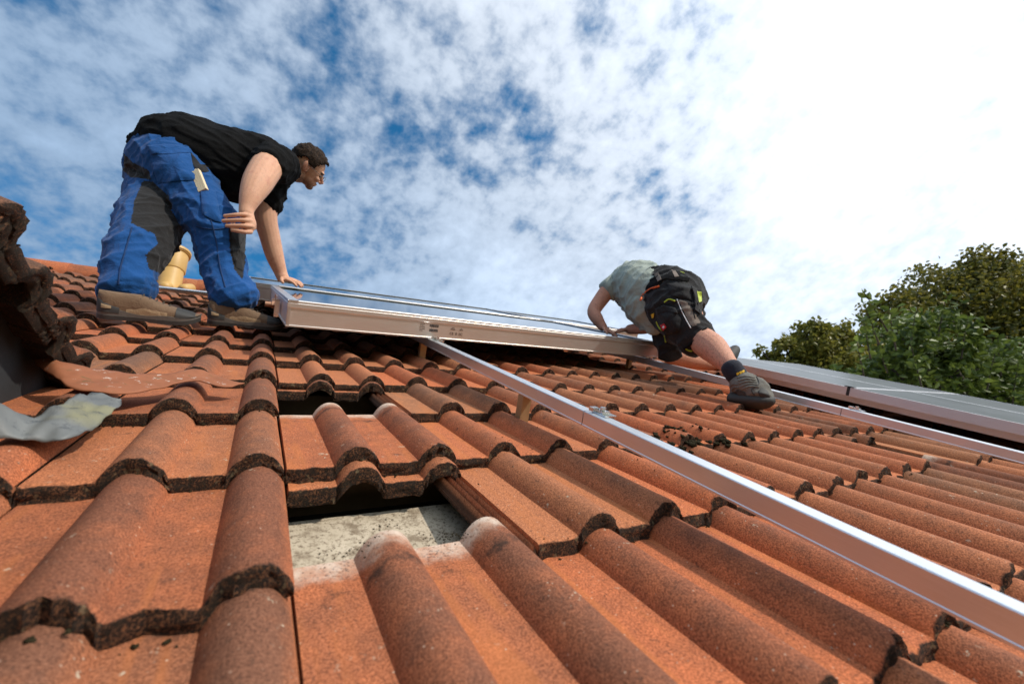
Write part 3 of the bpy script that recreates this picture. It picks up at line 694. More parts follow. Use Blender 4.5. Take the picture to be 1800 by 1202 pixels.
# ------------------------------------------------------------------ people
SKIN = Mat('skin', rough=0.62, spec=0.3)
cm = SKIN.attr('cm')
sc = SKIN.mix(SKIN.noise(35, 4, 0.6), (0.56, 0.285, 0.175), (0.68, 0.385, 0.25)); sc = SKIN.mix(SKIN.ss(SKIN.noise(22, 4, 0.65), 0.52, 0.70, 0, 0.45), sc, (0.50, 0.20, 0.14)); sc = SKIN.mix(SKIN.ss(SKIN.noise(120, 3, 0.6), 0.68, 0.74, 0, 0.5), sc, (0.30, 0.13, 0.08)); sc = SKIN.mix(cm[1], sc, (0.55, 0.19, 0.13))
sc = SKIN.mix(SKIN.math('MULTIPLY', cm[0], SKIN.ss(SKIN.noise(400, 2), 0.25, 0.6, 0.55, 1.0)), sc, (0.055, 0.032, 0.02))
sc = SKIN.mix(SKIN.math('MULTIPLY', cm[2], SKIN.ss(SKIN.noise(260, 2, 0.6, stretch=(1, 1, 0.25)), 0.52, 0.64, 0, 0.55)), sc, (0.13, 0.065, 0.04))
SKIN.color(sc); SKIN.b.inputs['Subsurface Weight'].default_value = 0.12; SKIN.b.inputs['Subsurface Radius'].default_value = (0.01, 0.004, 0.002); SKIN.b.inputs['Subsurface Scale'].default_value = 0.6
SKIN.bump(SKIN.noise(180, 3), 0.15, 0.001)
def cloth(name, base, nscale=700, amt=0.25, rough=0.9, dirt=None):
    m = Mat(name, base, rough, 0, 0.25)
    c = m.mix(m.noise(nscale, 2), tuple(x * (1 - amt) for x in base), tuple(x * (1 + amt) for x in base))
    c = m.mix(m.ss(m.noise(16, 5, 0.65), 0.50, 0.72, 0, 0.35), c, tuple(x * 1.35 + 0.006 for x in base))
    if dirt: c = m.mix(m.ss(m.noise(28, 5, 0.7), 0.60, 0.72, 0, 0.5), c, dirt)
    m.color(c); h_ = m.math('ADD', m.math('MULTIPLY', m.noise(900, 1), 0.05), m.noise(38, 4, 0.6, dist=0.6)); m.bump(h_, 0.55, 0.009)
    m.b.inputs['Sheen Weight'].default_value = 0.1
    return m
BLUE = cloth('work_trouser_blue', (0.006, 0.066, 0.225), dirt=(0.10, 0.16, 0.28)); BLACKC = cloth('black_cotton', (0.007, 0.0068, 0.007)); BLACKC.b.inputs['Sheen Weight'].default_value = 0.0; BLACKC.b.inputs['Specular IOR Level'].default_value = 0.1; DARKP = cloth('black_canvas', (0.016, 0.015, 0.015))
SAGE = cloth('sage_cotton', (0.33, 0.365, 0.31), amt=0.08); SHORTC = cloth('work_short_black', (0.017, 0.0165, 0.017), dirt=(0.09, 0.08, 0.07)); PATCH = cloth('worn_patch', (0.20, 0.155, 0.125), dirt=(0.07, 0.05, 0.04))
LIME = simple('lime_trim', (0.42, 0.50, 0.03), 0.6); ORANGE = simple('orange_trim', (0.75, 0.13, 0.02), 0.6); LRED = simple('red_badge', (0.55, 0.015, 0.02), 0.6); LWHITE = simple('white_print', (0.8, 0.8, 0.8), 0.6)
SHOEB = cloth('shoe_suede', (0.155, 0.095, 0.055), dirt=(0.12, 0.08, 0.05)); SHOED = simple('shoe_rubber', (0.035, 0.033, 0.03), 0.7, nscale=60, amt=0.4); SHOEG = simple('shoe_midsole', (0.12, 0.11, 0.095), 0.7, nscale=50, amt=0.35); TAN = cloth('shoe_lining', (0.27, 0.18, 0.10))
BOOTG = cloth('boot_suede', (0.15, 0.14, 0.12), dirt=(0.09, 0.08, 0.065)); NAVY = cloth('sock_navy', (0.018, 0.02, 0.03)); YELLOW = simple('yellow_knit', (0.72, 0.42, 0.02), 0.8)
HAIR = Mat('hair_brown', rough=0.7, spec=0.15); HAIR.color(HAIR.mix(HAIR.ss(HAIR.noise(160, 3, 0.6, stretch=(1, 1, 1)), 0.35, 0.7), (0.006, 0.004, 0.003), (0.060, 0.033, 0.019))); HAIR.bump(HAIR.noise(200, 3, 0.6), 0.8, 0.004)
EYE = simple('eye_dark', (0.03, 0.02, 0.015), 0.3); WIRE = simple('glasses_wire', (0.10, 0.09, 0.085), 0.35, 0.7); RULE = simple('folding_rule_wood', (0.78, 0.64, 0.42), 0.6, nscale=30, amt=0.1)
RW3 = RX.to_3x3(); VR, VF, VU = RW3 @ RIGHT, RW3 @ FWD, RW3 @ UP

def vcolor(me, fn):
    ca = me.color_attributes.new('cm', 'FLOAT_COLOR', 'POINT')
    ca.data.foreach_set('color', np.array([fn(v.co) for v in me.vertices], float).ravel())
def child(name, me, root, mat, base, label=None, parent=None):
    """mesh in world coordinates -> child whose origin is the person's base"""
    me.transform(Matrix.Translation(-base)); o = link(name, me, parent or root, mat.m, label=label); return o

def surface(me): return BVHTree.FromPolygons([v.co.copy() for v in me.vertices], [tuple(p.vertices) for p in me.polygons])
def lay(p, bvh, off):
    """point of the cloth under picture point p, lifted by off; p = (px, py, depth if the cloth is missed)"""
    d = (at(p[0], p[1], 1.0) - CAMW).normalized(); h = bvh.ray_cast(CAMW, d, 8.0)
    q = h[0] if h[0] is not None else at(p[0], p[1], p[2] if len(p) > 2 else 2.3)
    return q - d * off
def patch(name, poly, bvh, thick, mat, parent, base, puff=0.0):
    """cloth patch that follows the garment under it, with its own thickness, rounded rim and slight puff"""
    P = []; n0 = len(poly)
    for i in range(n0):
        a, b_ = np.array(poly[i], float), np.array(poly[(i + 1) % n0], float); k = max(2, int(np.hypot(*(b_ - a)[:2]) / 3))
        P += [a + (b_ - a) * q / k for q in range(k)]
    c_ = np.mean(P, axis=0); n = len(P); V_ = []; F_ = []
    for t, o in ((1.0, -0.012), (1.0, thick * 0.7), (0.93, thick), (0.72, thick + puff * 0.6), (0.45, thick + puff), (0.2, thick + puff)):
        V_ += [lay(c_ + (p - c_) * t, bvh, o) for p in P]
    V_.append(lay(c_, bvh, thick + puff))
    for q in range(5): F_ += [(q * n + i, q * n + (i + 1) % n, (q + 1) * n + (i + 1) % n, (q + 1) * n + i) for i in range(n)]
    F_ += [(5 * n + i, 5 * n + (i + 1) % n, 6 * n) for i in range(n)]
    m = mesh_from(V_, F_, name, True); bm = bmesh.new(); bm.from_mesh(m); bmesh.ops.recalc_face_normals(bm, faces=bm.faces); bm.to_mesh(m); bm.free()
    m.polygons.foreach_set('use_smooth', [True] * len(m.polygons)); m.set_sharp_from_angle(angle=rad(55))
    return child(name, m, None, mat, base, parent=parent)
def strip(name, pts, r, mat, parent, base, bvh=None):
    b = MB(); q = catmull([(*p, 2.3)[:3] for p in pts], 6); b.ring_tube([lay(a, bvh, r * 0.35) for a in q], [r] * len(q), 8); return child(name, b.mesh(name, True), None, mat, base, parent=parent)
def view_frame(px, py, ang, d, roll=0.0, away=0.0):
    """head frame seen in profile: face looks right and ang degrees down in the picture, turned away from the lens by 'away'"""
    r = (at(px, py, d) - CAMW).normalized(); x = (VR - r * VR.dot(r)).normalized(); y = x.cross(r).normalized()
    if y.dot(VU) < 0: y = -y
    F = x * math.cos(rad(ang)) - y * math.sin(rad(ang)); Uh = x * math.sin(rad(ang)) + y * math.cos(rad(ang))
    F = (F * math.cos(rad(away)) + r * math.sin(rad(away))).normalized(); L = Uh.cross(F).normalized()
    return Matrix((F, L, Uh)).transposed()

def head(mb, c, R):
    """skull, jaw, nose, ears, lips in the head frame (x forward, y left, z up), all one closed surface after remeshing"""
    def B(p, r, rot=None): mb.ball(c + R @ Vector(p), r, R if rot is None else R @ rot, 18, 12)
    B((-0.010, 0, 0.030), (0.097, 0.076, 0.088)); B((0.022, 0, 0.005), (0.070, 0.066, 0.085)); B((0.038, 0, -0.045), (0.052, 0.056, 0.050)); B((0.070, 0, -0.083), (0.024, 0.030, 0.021))
    B((0.082, 0, 0.030), (0.014, 0.048, 0.010)); B((0.075, 0.033, -0.018), (0.018, 0.020, 0.018)); B((0.075, -0.033, -0.018), (0.018, 0.020, 0.018))
    mb.ring_tube([c + R @ Vector(p) for p in ((0.084, 0, 0.022), (0.096, 0, 0.002), (0.113, 0, -0.020), (0.104, 0, -0.027))], [0.009, 0.010, 0.0125, 0.010], 12)
    B((0.096, 0.011, -0.026), (0.010, 0.008, 0.007)); B((0.096, -0.011, -0.026), (0.010, 0.008, 0.007))
    B((0.090, 0, -0.049), (0.010, 0.022, 0.0055)); B((0.087, 0, -0.060), (0.010, 0.019, 0.006))
    for s in (-1, 1):
        B((-0.012, s * 0.074, -0.004), (0.019, 0.009, 0.031), Matrix.Rotation(rad(-14), 3, 'Y')); B((-0.022, s * 0.080, 0.006), (0.012, 0.007, 0.024))
def finger(mb, pts, r0, r1):
    P = [np.array((*p, r0 + (r1 - r0) * i / (len(pts) - 1))) for i, p in enumerate(pts)]; q = catmull(P, 4)
    mb.ring_tube([Vector(a[:3]) for a in q], [a[3] for a in q], 10)
def hand(mb, wrist, palm_dir, finger_dir, nrm_, size=1.0, curl=0.5, thumb=1):
    """palm from the wrist, four unequal bent fingers, a thumb from the palm's side; nrm_ = back of the hand"""
    pd = palm_dir.normalized(); nb = (nrm_ - pd * nrm_.dot(pd)).normalized(); sd_ = pd.cross(nb).normalized()
    fd = finger_dir.normalized(); k = size
    cen = wrist + pd * 0.050 * k
    mb.ball(cen, (0.050 * k, 0.042 * k, 0.0155 * k), Matrix((pd, sd_, nb)).transposed(), 16, 10)
    for i, (off, ln_) in enumerate(((0.031, 0.070), (0.0105, 0.080), (-0.0105, 0.075), (-0.031, 0.058))):
        base = wrist + pd * (0.083 - 0.006 * abs(i - 1)) * k + sd_ * off * k
        dn = -nb
        d1 = (fd + dn * curl * 0.15 + sd_ * off * 1.5).normalized(); d2 = (fd + dn * curl * 0.6).normalized(); d3 = (fd + dn * curl * 1.1).normalized()
        a = base + d1 * ln_ * 0.45 * k; b_ = a + d2 * ln_ * 0.32 * k; c_ = b_ + d3 * ln_ * 0.25 * k
        finger(mb, [base - d1 * 0.02 * k, base, a, b_, c_], 0.0098 * k, 0.0074 * k)
    tb = wrist + pd * 0.025 * k + sd_ * 0.034 * thumb * k; td = (pd * 0.75 + sd_ * 0.7 * thumb - nb * 0.25).normalized()
    finger(mb, [tb, tb + td * 0.035 * k, tb + td * 0.035 * k + (td + pd * 0.5).normalized() * 0.030 * k], 0.0120 * k, 0.0088 * k)

# ---- first worker: black shirt, blue trousers, bending over the collector
base1 = to_world((-0.27, 1.80, 0.0))
HC1 = at(540, 294, 2.60); HR1 = view_frame(540, 294, 44, 2.60, away=4)
b = MB()
limb(b, [(290, 268, 2.26, 45), (330, 264, 2.30, 45), (380, 282, 2.34, 46), (430, 288, 2.40, 44), (470, 286, 2.42, 36), (496, 290, 2.50, 22), (515, 299, 2.56, 19), (527, 303, 2.60, 18)], kd=1.1)
head(b, HC1, HR1)
limb(b, [(480, 282, 2.32, 25), (466, 299, 2.20, 25), (452, 323, 2.10, 23.5), (441, 346, 2.04, 18), (434, 366, 2.01, 12.5), (433, 376, 2.00, 11.5)])
limb(b, [(478, 318, 2.50, 20), (467, 352, 2.46, 20), (467, 385, 2.46, 18.5), (474, 415, 2.48, 16.5), (483, 450, 2.50, 14.5), (493, 478, 2.52, 10.5), (497, 488, 2.52, 10)])
for pts in ([(300, 295, 2.2, 40), (360, 375, 2.1, 32), (392, 430, 2.05, 22), (415, 520, 1.98, 16), (420, 545, 1.97, 16)], [(283, 295, 2.28, 30), (262, 380, 2.1, 30), (235, 430, 1.9, 24), (218, 510, 1.77, 18), (215, 540, 1.75, 18)]): limb(b, pts)
limb(b, [(432, 370, 2.005, 11), (435, 384, 1.995, 11.5), (437, 396, 1.99, 12), (436, 404, 1.985, 8.5)], kd=0.75)       # palm on the knee, fingers round its front
for pts_ in (((437, 379, 1.985), (426, 377, 1.962), (412, 378, 1.944), (395, 380, 1.938)), ((441, 388, 1.985), (428, 387, 1.956), (410, 387.5, 1.940), (392, 388.5, 1.934)), ((443, 398, 1.985), (430, 397, 1.956), (414, 397, 1.942), (398, 397, 1.936)), ((441, 408, 1.985), (431, 408, 1.962), (420, 406.5, 1.948), (408, 404.5, 1.942))):
    finger(b, [at(*p) for p in pts_], 0.0106, 0.0084)
finger(b, [at(440, 380, 1.995), at(446, 390, 2.005), at(447, 402, 2.015)], 0.012, 0.009)
wl = at(497, 488, 2.52); hand(b, wl, at(516, 494, 2.50) - wl, at(536, 503, 2.47) - at(514, 496, 2.50), RW3 @ Vector((0, -0.1, 1)), 0.95, 0.5, thumb=1)
me = remesh(b, 0.0036, 2, 'person')
RI = HR1.transposed()
def cm1(p):
    q = RI @ (p - HC1); be = 0.0
    if q.length < 0.16:
        if q.z < -0.036 and q.x > 0.0: be = min(1, max(0, (-0.040 - q.z - max(0, (q.x - 0.05)) * 0.25) / 0.030)) * 0.75
        if q.x > 0.085 and -0.048 < q.z < -0.032: be = max(be, 0.4)
        if abs(q.x - 0.092) < 0.02 and -0.066 < q.z < -0.046 and abs(q.y) < 0.024: be *= 0.1
        if 0.068 < q.x and 0.020 < q.z < 0.034 and 0.012 < abs(q.y) < 0.052: be = 0.9
        if -0.03 < q.x < 0.012 and -0.05 < q.z < 0.01 and abs(q.y) > 0.05 and abs(q.y) < 0.072: be = max(be, 0.35)
    red = 0.35 if (q.x > 0.10 or abs(q.y) > 0.076) and q.length < 0.14 else 0.0
    return (be, red, 0.25, 1)
vcolor(me, cm1)
me.transform(Matrix.Translation(-base1))
p1 = link('person', me, None, SKIN.m, mtx=Matrix.Translation(base1), label='bending man in black t-shirt and blue work trousers with one hand on the collector', cat='person')
# hair: a shell over the skull, longer in front, cut at ear and forehead
def hair_mesh(c, R, seed=0):
    vs = []; fs = []; n, m_ = 64, 40; keep = {}
    for i in range(m_ + 1):
        th = math.pi * i / m_
        for k in range(n):
            ph = 2 * math.pi * k / n; d = Vector((math.sin(th) * math.cos(ph), math.sin(th) * math.sin(ph), math.cos(th)))
            rr = Vector((0.104 * d.x - 0.010 + (0.022 * max(0, d.x) ** 2 * max(0, d.z + 0.25)), 0.083 * d.y, 0.098 * d.z + 0.034))
            f = 1 + 0.06 * noise.noise(d * 5 + Vector((seed, 0, 0))) + 0.055 * noise.noise(Vector((d.x * 7, d.y * 22, d.z * 12)))
            vs.append(c + R @ (rr * f))
            line = 0.02 + (0.50 if d.x > 0.45 else 0) * min(1, (d.x - 0.45) * 3 + 0.2) - 0.42 * max(0, -d.x) + 0.16 * noise.noise(d * 13)
            if abs(d.y) > 0.72 and -0.1 < d.x < 0.45: line -= 0.22
            if abs(d.y) > 0.72 and -0.45 < d.x <= -0.1: line += 0.12
            keep[(i, k)] = d.z > line
    for i in range(m_):
        for k in range(n):
            q = [(i, k), (i + 1, k), (i + 1, (k + 1) % n), (i, (k + 1) % n)]
            if all(keep[a] for a in q): fs.append(tuple(a[0] * n + a[1] for a in q))
    m2 = mesh_from(vs, fs, 'hair', True); bm = bmesh.new(); bm.from_mesh(m2); bmesh.ops.delete(bm, geom=[v for v in bm.verts if not v.link_faces], context='VERTS')
    bmesh.ops.recalc_face_normals(bm, faces=bm.faces); bmesh.ops.solidify(bm, geom=bm.faces[:], thickness=0.007); bm.to_mesh(m2); bm.free()
    m2.polygons.foreach_set('use_smooth', [True] * len(m2.polygons)); return m2
child('hair', hair_mesh(HC1, HR1), p1, HAIR, base1)
for s in (-1, 1):
    b = MB(); b.ball(HC1 + HR1 @ Vector((0.081, s * 0.033, 0.006)), (0.009, 0.0135, 0.0055), HR1); child('eye', b.mesh('eye', True), p1, EYE, base1)
b = MB(); rp_ = lambda p: HC1 + HR1 @ Vector(p)
for s in (-1, 1):
    b.ring_tube([rp_((-0.02, s * 0.082, 0.016)), rp_((0.04, s * 0.079, 0.014)), rp_((0.098, s * 0.064, 0.010))], [0.0016] * 3, 6)
    b.ring_tube([rp_((0.106 + 0.004 * math.cos(q * math.pi / 8), s * (0.035 + 0.024 * math.cos(q * math.pi / 8)), 0.004 + 0.017 * math.sin(q * math.pi / 8))) for q in range(17)], [0.0012] * 17, 6)
b.ring_tube([rp_((0.108, 0.011, 0.008)), rp_((0.111, 0, 0.011)), rp_((0.108, -0.011, 0.008))], [0.0013] * 3, 6)
child('glasses', b.mesh('glasses', True), p1, WIRE, base1)
# shirt
b = MB()
limb(b, [(262, 262, 2.26, 30), (278, 258, 2.27, 43), (300, 258, 2.28, 49), (328, 263, 2.30, 57), (378, 283, 2.34, 60), (428, 289, 2.39, 57), (466, 287, 2.42, 45), (492, 291, 2.48, 31), (505, 295, 2.51, 25)], kd=[1.25, 1.25, 1.25, 1.2, 1.15, 1.1, 1.1, 1.05, 1.0])
limb(b, [(398, 312, 2.34, 36), (425, 322, 2.36, 34), (450, 312, 2.40, 34)], kd=1.1)
limb(b, [(498, 294, 2.42, 27), (486, 288, 2.33, 33), (474, 290, 2.26, 32)], sub=4)
limb(b, [(480, 305, 2.50, 32), (474, 335, 2.48, 26), (470, 361, 2.47, 23.5)], sub=4)
me = remesh(b, 0.0075, 3, 't_shirt')
dd = (at(455, 280, 2.4) - at(330, 300, 2.3)).normalized(); d2 = (dd * 0.8 - VU * 0.6).normalized()
displace(me, lambda p, n: 0.011 * max(0, ridge(p, 10, (d2, 0.20))) ** 2.5 + 0.008 * max(0, ridge(p + Vector((3, 1, 0)), 19, (d2, 0.22))) ** 2.5 - 0.004)
child('t_shirt', me, p1, BLACKC, base1)
# trousers
b = MB()
limb(b, [(288, 272, 2.26, 42), (292, 290, 2.24, 56), (300, 306, 2.22, 54)], kd=1.1)
limb(b, [(268, 282, 2.26, 37), (262, 304, 2.24, 36)], kd=1.3)
rip = lambda t: 0.05 * math.sin(t * 44) * max(0, t - 0.80) * 4
limb(b, [(303, 294, 2.18, 51), (335, 337, 2.14, 47), (366, 380, 2.09, 41.5), (384, 412, 2.06, 39), (388, 443, 2.04, 35.5), (396, 484, 2.00, 31), (408, 512, 1.975, 33), (414, 523, 1.965, 37)], ripple=rip, sub=7)
limb(b, [(280, 294, 2.28, 46), (275, 335, 2.20, 44), (268, 378, 2.07, 46), (257, 410, 1.97, 47), (243, 444, 1.87, 44), (229, 474, 1.80, 38), (224, 497, 1.77, 37), (223, 507, 1.765, 41)], ripple=rip, sub=7)
me = remesh(b, 0.0062, 2, 'trousers')
def crease(p, s, ax, k, pw=3): return max(0, ridge(p, s, (ax, k))) ** pw
ax1, ax2 = Vector((0.85, 0, 0.5)).normalized(), Vector((0.6, 0.2, -0.75)).normalized()
displace(me, lambda p, n: 0.012 * crease(p, 7, ax1, 0.30) + 0.007 * crease(p + Vector((5, 2, 0)), 12, ax2, 0.22) + 0.0055 * crease(p + Vector((1, 8, 0)), 22, ax1, 0.3, 2) - 0.005)
# black stretch panels: seat, inner left leg, knees, by position in the picture plane of the standing pose
me.materials.append(BLUE.m); me.materials.append(DARKP.m)
def pxy(p):
    r = p - CAMW; d = r.dot(VF); return 900 + FPX * r.dot(VR) / d, 601 - FPX * r.dot(VU) / d, d
def inpoly(x, y, P):
    c_ = False; j = len(P) - 1
    for i in range(len(P)):
        if (P[i][1] > y) != (P[j][1] > y) and x < (P[j][0] - P[i][0]) * (y - P[i][1]) / (P[j][1] - P[i][1]) + P[i][0]: c_ = not c_
        j = i
    return c_
PAN = [([(218, 270), (232, 285), (262, 300), (266, 316), (230, 312), (216, 300)], 0, 9), ([(252, 318), (290, 322), (326, 360), (350, 392), (340, 440), (300, 490), (262, 472), (256, 448), (278, 428), (272, 412), (230, 392), (236, 352)], 1, 9), ([(402, 398), (436, 406), (434, 440), (428, 478), (427, 492), (412, 474), (404, 440)], 2, 9)]
LEGL = [at(*q) for q in ((280, 294, 2.28), (275, 335, 2.20), (268, 378, 2.07), (257, 410, 1.97), (243, 444, 1.87), (229, 474, 1.80), (224, 497, 1.77))]
LEGR = [at(*q) for q in ((303, 294, 2.18), (335, 337, 2.14), (366, 380, 2.09), (384, 412, 2.06), (388, 443, 2.04), (396, 484, 2.0), (408, 512, 1.975))]
mi = [0] * len(me.polygons)
for f in me.polygons:
    x, y, d = pxy(f.center)
    dl_ = min((f.center - q).length for q in LEGL); dr_ = min((f.center - q).length for q in LEGR)
    for P, a, c_ in PAN:
        if inpoly(x, y, P) and (a == 0 or (a == 1 and dl_ < dr_ + 0.01) or (a == 2 and dr_ < dl_)): mi[f.index] = 1
me.polygons.foreach_set('material_index', mi)
TB = surface(me); tr = child('trousers', me, p1, BLUE, base1)
# pockets stand off the cloth: hip pocket flap, holster pocket, thigh pocket
patch('pocket', [(262, 264), (290, 260), (333, 262), (338, 282), (344, 316), (312, 318), (277, 322), (270, 300)], TB, 0.008, BLUE, tr, base1, 0.010)
patch('pocket_flap', [(258, 256), (290, 253), (334, 256), (335, 268), (296, 271), (266, 271)], TB, 0.018, BLUE, tr, base1, 0.003)
patch('holster_pocket', [(352, 334), (361, 329), (379, 336), (384, 362), (390, 391), (376, 388), (355, 376)], TB, 0.012, BLUE, tr, base1, 0.010)
patch('holster_strap', [(336, 268), (342, 280), (350, 289), (376, 290), (379, 297), (362, 303), (345, 300), (338, 286)], TB, 0.009, DARKP, tr, base1, 0.003)
patch('knee_pad_pocket', [(405, 404), (433, 408), (431, 440), (427, 476), (415, 470), (407, 440)], TB, 0.007, DARKP, tr, base1, 0.006)
SEAM = simple('seam_thread', (0.004, 0.030, 0.105), 0.9)
for pts in ([(352, 345, 1.995), (370, 385, 1.968), (380, 425, 1.944), (387, 470, 1.925), (396, 505, 1.882)], [(232, 400, 1.845), (222, 435, 1.765), (212, 470, 1.712), (208, 500, 1.684)], [(345, 398, 1.972), (362, 402, 1.955), (384, 403, 1.95), (402, 399, 1.96)]): strip('seam', pts, 0.0028, SEAM, tr, base1, TB)
# wooden folding rule in the pocket
r0, r1 = lay((344, 301), TB, 0.016), lay((358, 336), TB, 0.010); ax = (r1 - r0); sw = VR * 0.9 + VU * 0.3; sw = (sw - ax.normalized() * sw.dot(ax.normalized())).normalized(); dn = ax.normalized().cross(sw)
rl = link('folding_rule', None, None, mtx=Matrix.Translation(r0), label='pale wooden folding rule sticking out of the blue thigh pocket', cat='folding rule')
for q in range(4):
    b = MB(); fr = Matrix((sw, ax.normalized(), dn)).transposed().to_4x4(); e0 = (0.0, 0.004, -0.003, 0.002)[q]
    b.box((-0.020 + q * 0.010, e0, -0.009), (-0.020 + q * 0.010 + 0.0090, ax.length, 0.009), fr); link('rule_segment', b.mesh('rule_segment'), rl, RULE.m)

def shoe(parent, base, org, fdir, roll=0.0, L=0.30):
    """low work shoe in the roof frame: rubber sole, midsole, suede upper, toe cap, heel counter, lining, laces"""
    f = Vector(fdir).normalized(); up = Vector((0, -0.05, 1)); sdv = up.cross(f).normalized(); up = f.cross(sdv).normalized()
    Mx = RX @ Matrix(((f.x, sdv.x, up.x, org[0]), (f.y, sdv.y, up.y, org[1]), (f.z, sdv.z, up.z, org[2]), (0, 0, 0, 1)))
    k = L / 0.30
    def wid(x): return (0.036 + 0.014 * math.sin(min(1, max(0, (x - 0.10) / 0.16)) * math.pi * 0.6)) * (1 if 0.03 < x < 0.24 else math.sqrt(max(0.02, 1 - ((0.03 - x) / 0.034) ** 2)) if x <= 0.03 else math.sqrt(max(0.02, 1 - ((x - 0.24) / 0.064) ** 2)))
    def slab(z0f, z1f, grow, name, mat):
        V_ = []; F_ = []; N = 26; xs = [-0.002 + 0.304 * i / N for i in range(N + 1)]
        for x in xs:
            wv = wid(x) + grow; V_ += [(x * k, -wv * k, z0f(x) * k), (x * k, wv * k, z0f(x) * k), (x * k, wv * k, z1f(x) * k), (x * k, -wv * k, z1f(x) * k)]
        for i in range(N):
            for q in range(4): F_.append((4 * i + q, 4 * i + (q + 1) % 4, 4 * i + 4 + (q + 1) % 4, 4 * i + 4 + q))
        F_ += [(3, 2, 1, 0), tuple(4 * N + q for q in range(4))]
        m = mesh_from(V_, F_, name, True, 50); m.transform(Mx); return child(name, m, None, mat, base, parent=parent)
    rise = lambda x: 0.016 * max(0, (x - 0.22) / 0.08) ** 2
    sole = slab(lambda x: rise(x) - 0.001 + (0.004 if 0.10 < x < 0.15 else 0), lambda x: 0.013 + rise(x), 0.003, 'sole', SHOED)
    slab(lambda x: 0.0132 + rise(x), lambda x: 0.034 - 0.008 * min(1, max(0, (x - 0.05) / 0.1)) + rise(x) * 0.8 + 0.004 * math.sin(x * 40), 0.0015, 'midsole', SHOEG)
    def upper(x0, x1, name, mat, grow, hf, zlo=0.024, n=14):
        V_ = []; F_ = []; N = 16
        for i in range(N + 1):
            x = x0 + (x1 - x0) * i / N; wv = wid(x) * 0.96 + grow; h = hf(x) + grow; zl = zlo + rise(x)
            for q in range(n + 1):
                t = math.pi * q / n; e = 0.75
                V_.append((x * k, wv * k * math.copysign(abs(math.cos(t)) ** e, math.cos(t)), (zl + max(0, h - zl) * math.sin(t) ** 0.8) * k))
        for i in range(N):
            for q in range(n): a = i * (n + 1) + q; F_.append((a, a + n + 1, a + n + 2, a + 1))
        F_ += [tuple(range(n + 1)), tuple(N * (n + 1) + q for q in range(n, -1, -1))]
        m = mesh_from(V_, F_, name, True, 60); m.transform(Mx)
        bm = bmesh.new(); bm.from_mesh(m); bmesh.ops.recalc_face_normals(bm, faces=bm.faces); bm.to_mesh(m); bm.free()
        return child(name, m, None, mat, base, parent=parent)
    hf = lambda x: 0.100 - 0.004 * math.sin(x * 20) if x < 0.10 else (0.100 - (x - 0.10) * 0.36 if x < 0.20 else 0.064 - max(0, x - 0.20) * 0.25 - 0.02 * max(0, (x - 0.27) / 0.03) ** 2)
    up_ = upper(0.0, 0.302, 'upper', SHOEB, 0.0, hf)
    upper(0.225, 0.305, 'toe_cap', SHOED, 0.0036, lambda x: hf(x) - 0.003)
    upper(-0.004, 0.062, 'heel_counter', SHOED, 0.0040, lambda x: 0.076 - x * 0.35)
    upper(0.012, 0.040, 'heel_window', TAN, 0.0052, lambda x: 0.062 - x * 0.35, 0.040)
    upper(0.080, 0.200, 'side_panel', TAN, 0.0018, lambda x: 0.072 - abs(x - 0.13) * 0.25)
    b = MB()
    for q in range(5):
        x = 0.118 + q * 0.020; z = hf(x) + 0.002
        b.ring_tube([Vector((x * k, -0.024 * k, (z - 0.014) * k)), Vector(((x + .006) * k, 0, (z + 0.002) * k)), Vector((x * k, 0.024 * k, (z - 0.014) * k))], [0.0026] * 3, 6)
    m = b.mesh('laces', True); m.transform(Mx); child('laces', m, None, PIPE_D, base, parent=up_)
shoe(p1, base1, (-0.592, 1.745, 0.002), (1, 0.055, 0.0), L=0.315)
shoe(p1, base1, (-0.258, 1.850, 0.002), (1, 0.0, -0.01), L=0.300)
for q in ([(222, 500, 1.77, 26), (216, 535, 1.745, 24)], [(414, 515, 1.975, 24), (418, 552, 1.96, 22)]): b = MB(); limb(b, q); child('sock', remesh(b, 0.008, 1, 'sock'), p1, NAVY, base1)

# ---- second worker: sage shirt, black shorts, kneeling with his back to the camera
base2 = to_world((1.9, 0.9, 0.0))
HC2 = at(1112, 520, 3.22)
b = MB()
limb(b, [(1188, 520, 2.62, 28), (1162, 517, 2.70, 26), (1134, 508, 2.84, 26), (1116, 503, 2.96, 22), (1108, 510, 3.06, 15), (1110, 518, 3.16, 14)], kd=0.8)
HR2 = Matrix((Vector((-0.35, 0.35, -0.87)).normalized(), Vector((-0.7, -0.7, 0)).normalized(), Vector((-0.6, 0.62, 0.5)).normalized())).transposed()
xF = Vector((-0.35, 0.35, -0.87)).normalized(); zU = (Vector((-0.5, 0.6, 0.5)) - xF * xF.dot(Vector((-0.5, 0.6, 0.5)))).normalized(); HR2 = Matrix((xF, zU.cross(xF), zU)).transposed()
head(b, HC2, HR2)
limb(b, [(1090, 497, 2.90, 18), (1071, 509, 2.86, 14.5), (1056, 527, 2.84, 13), (1044, 547, 2.80, 11.8), (1050, 561, 2.76, 10.8), (1057, 571, 2.74, 8.5), (1060, 575, 2.73, 8)])
limb(b, [(1142, 548, 2.76, 12), (1152, 569, 2.68, 11), (1134, 576, 2.68, 11), (1116, 578, 2.72, 9.5), (1106, 579, 2.74, 8.5)])
limb(b, [(1185, 525, 2.52, 36), (1205, 560, 2.40, 30), (1224, 591, 2.32, 24), (1236, 600, 2.25, 24.5), (1252, 612, 2.16, 25), (1268, 628, 2.08, 20.5), (1280, 641, 2.02, 16.5), (1292, 655, 1.98, 15), (1305, 680, 1.95, 14)])
limb(b, [(1195, 540, 2.62, 30), (1182, 595, 2.62, 24), (1180, 622, 2.60, 18), (1196, 628, 2.62, 17), (1222, 634, 2.66, 15), (1256, 640, 2.72, 11), (1280, 632, 2.80, 10)])
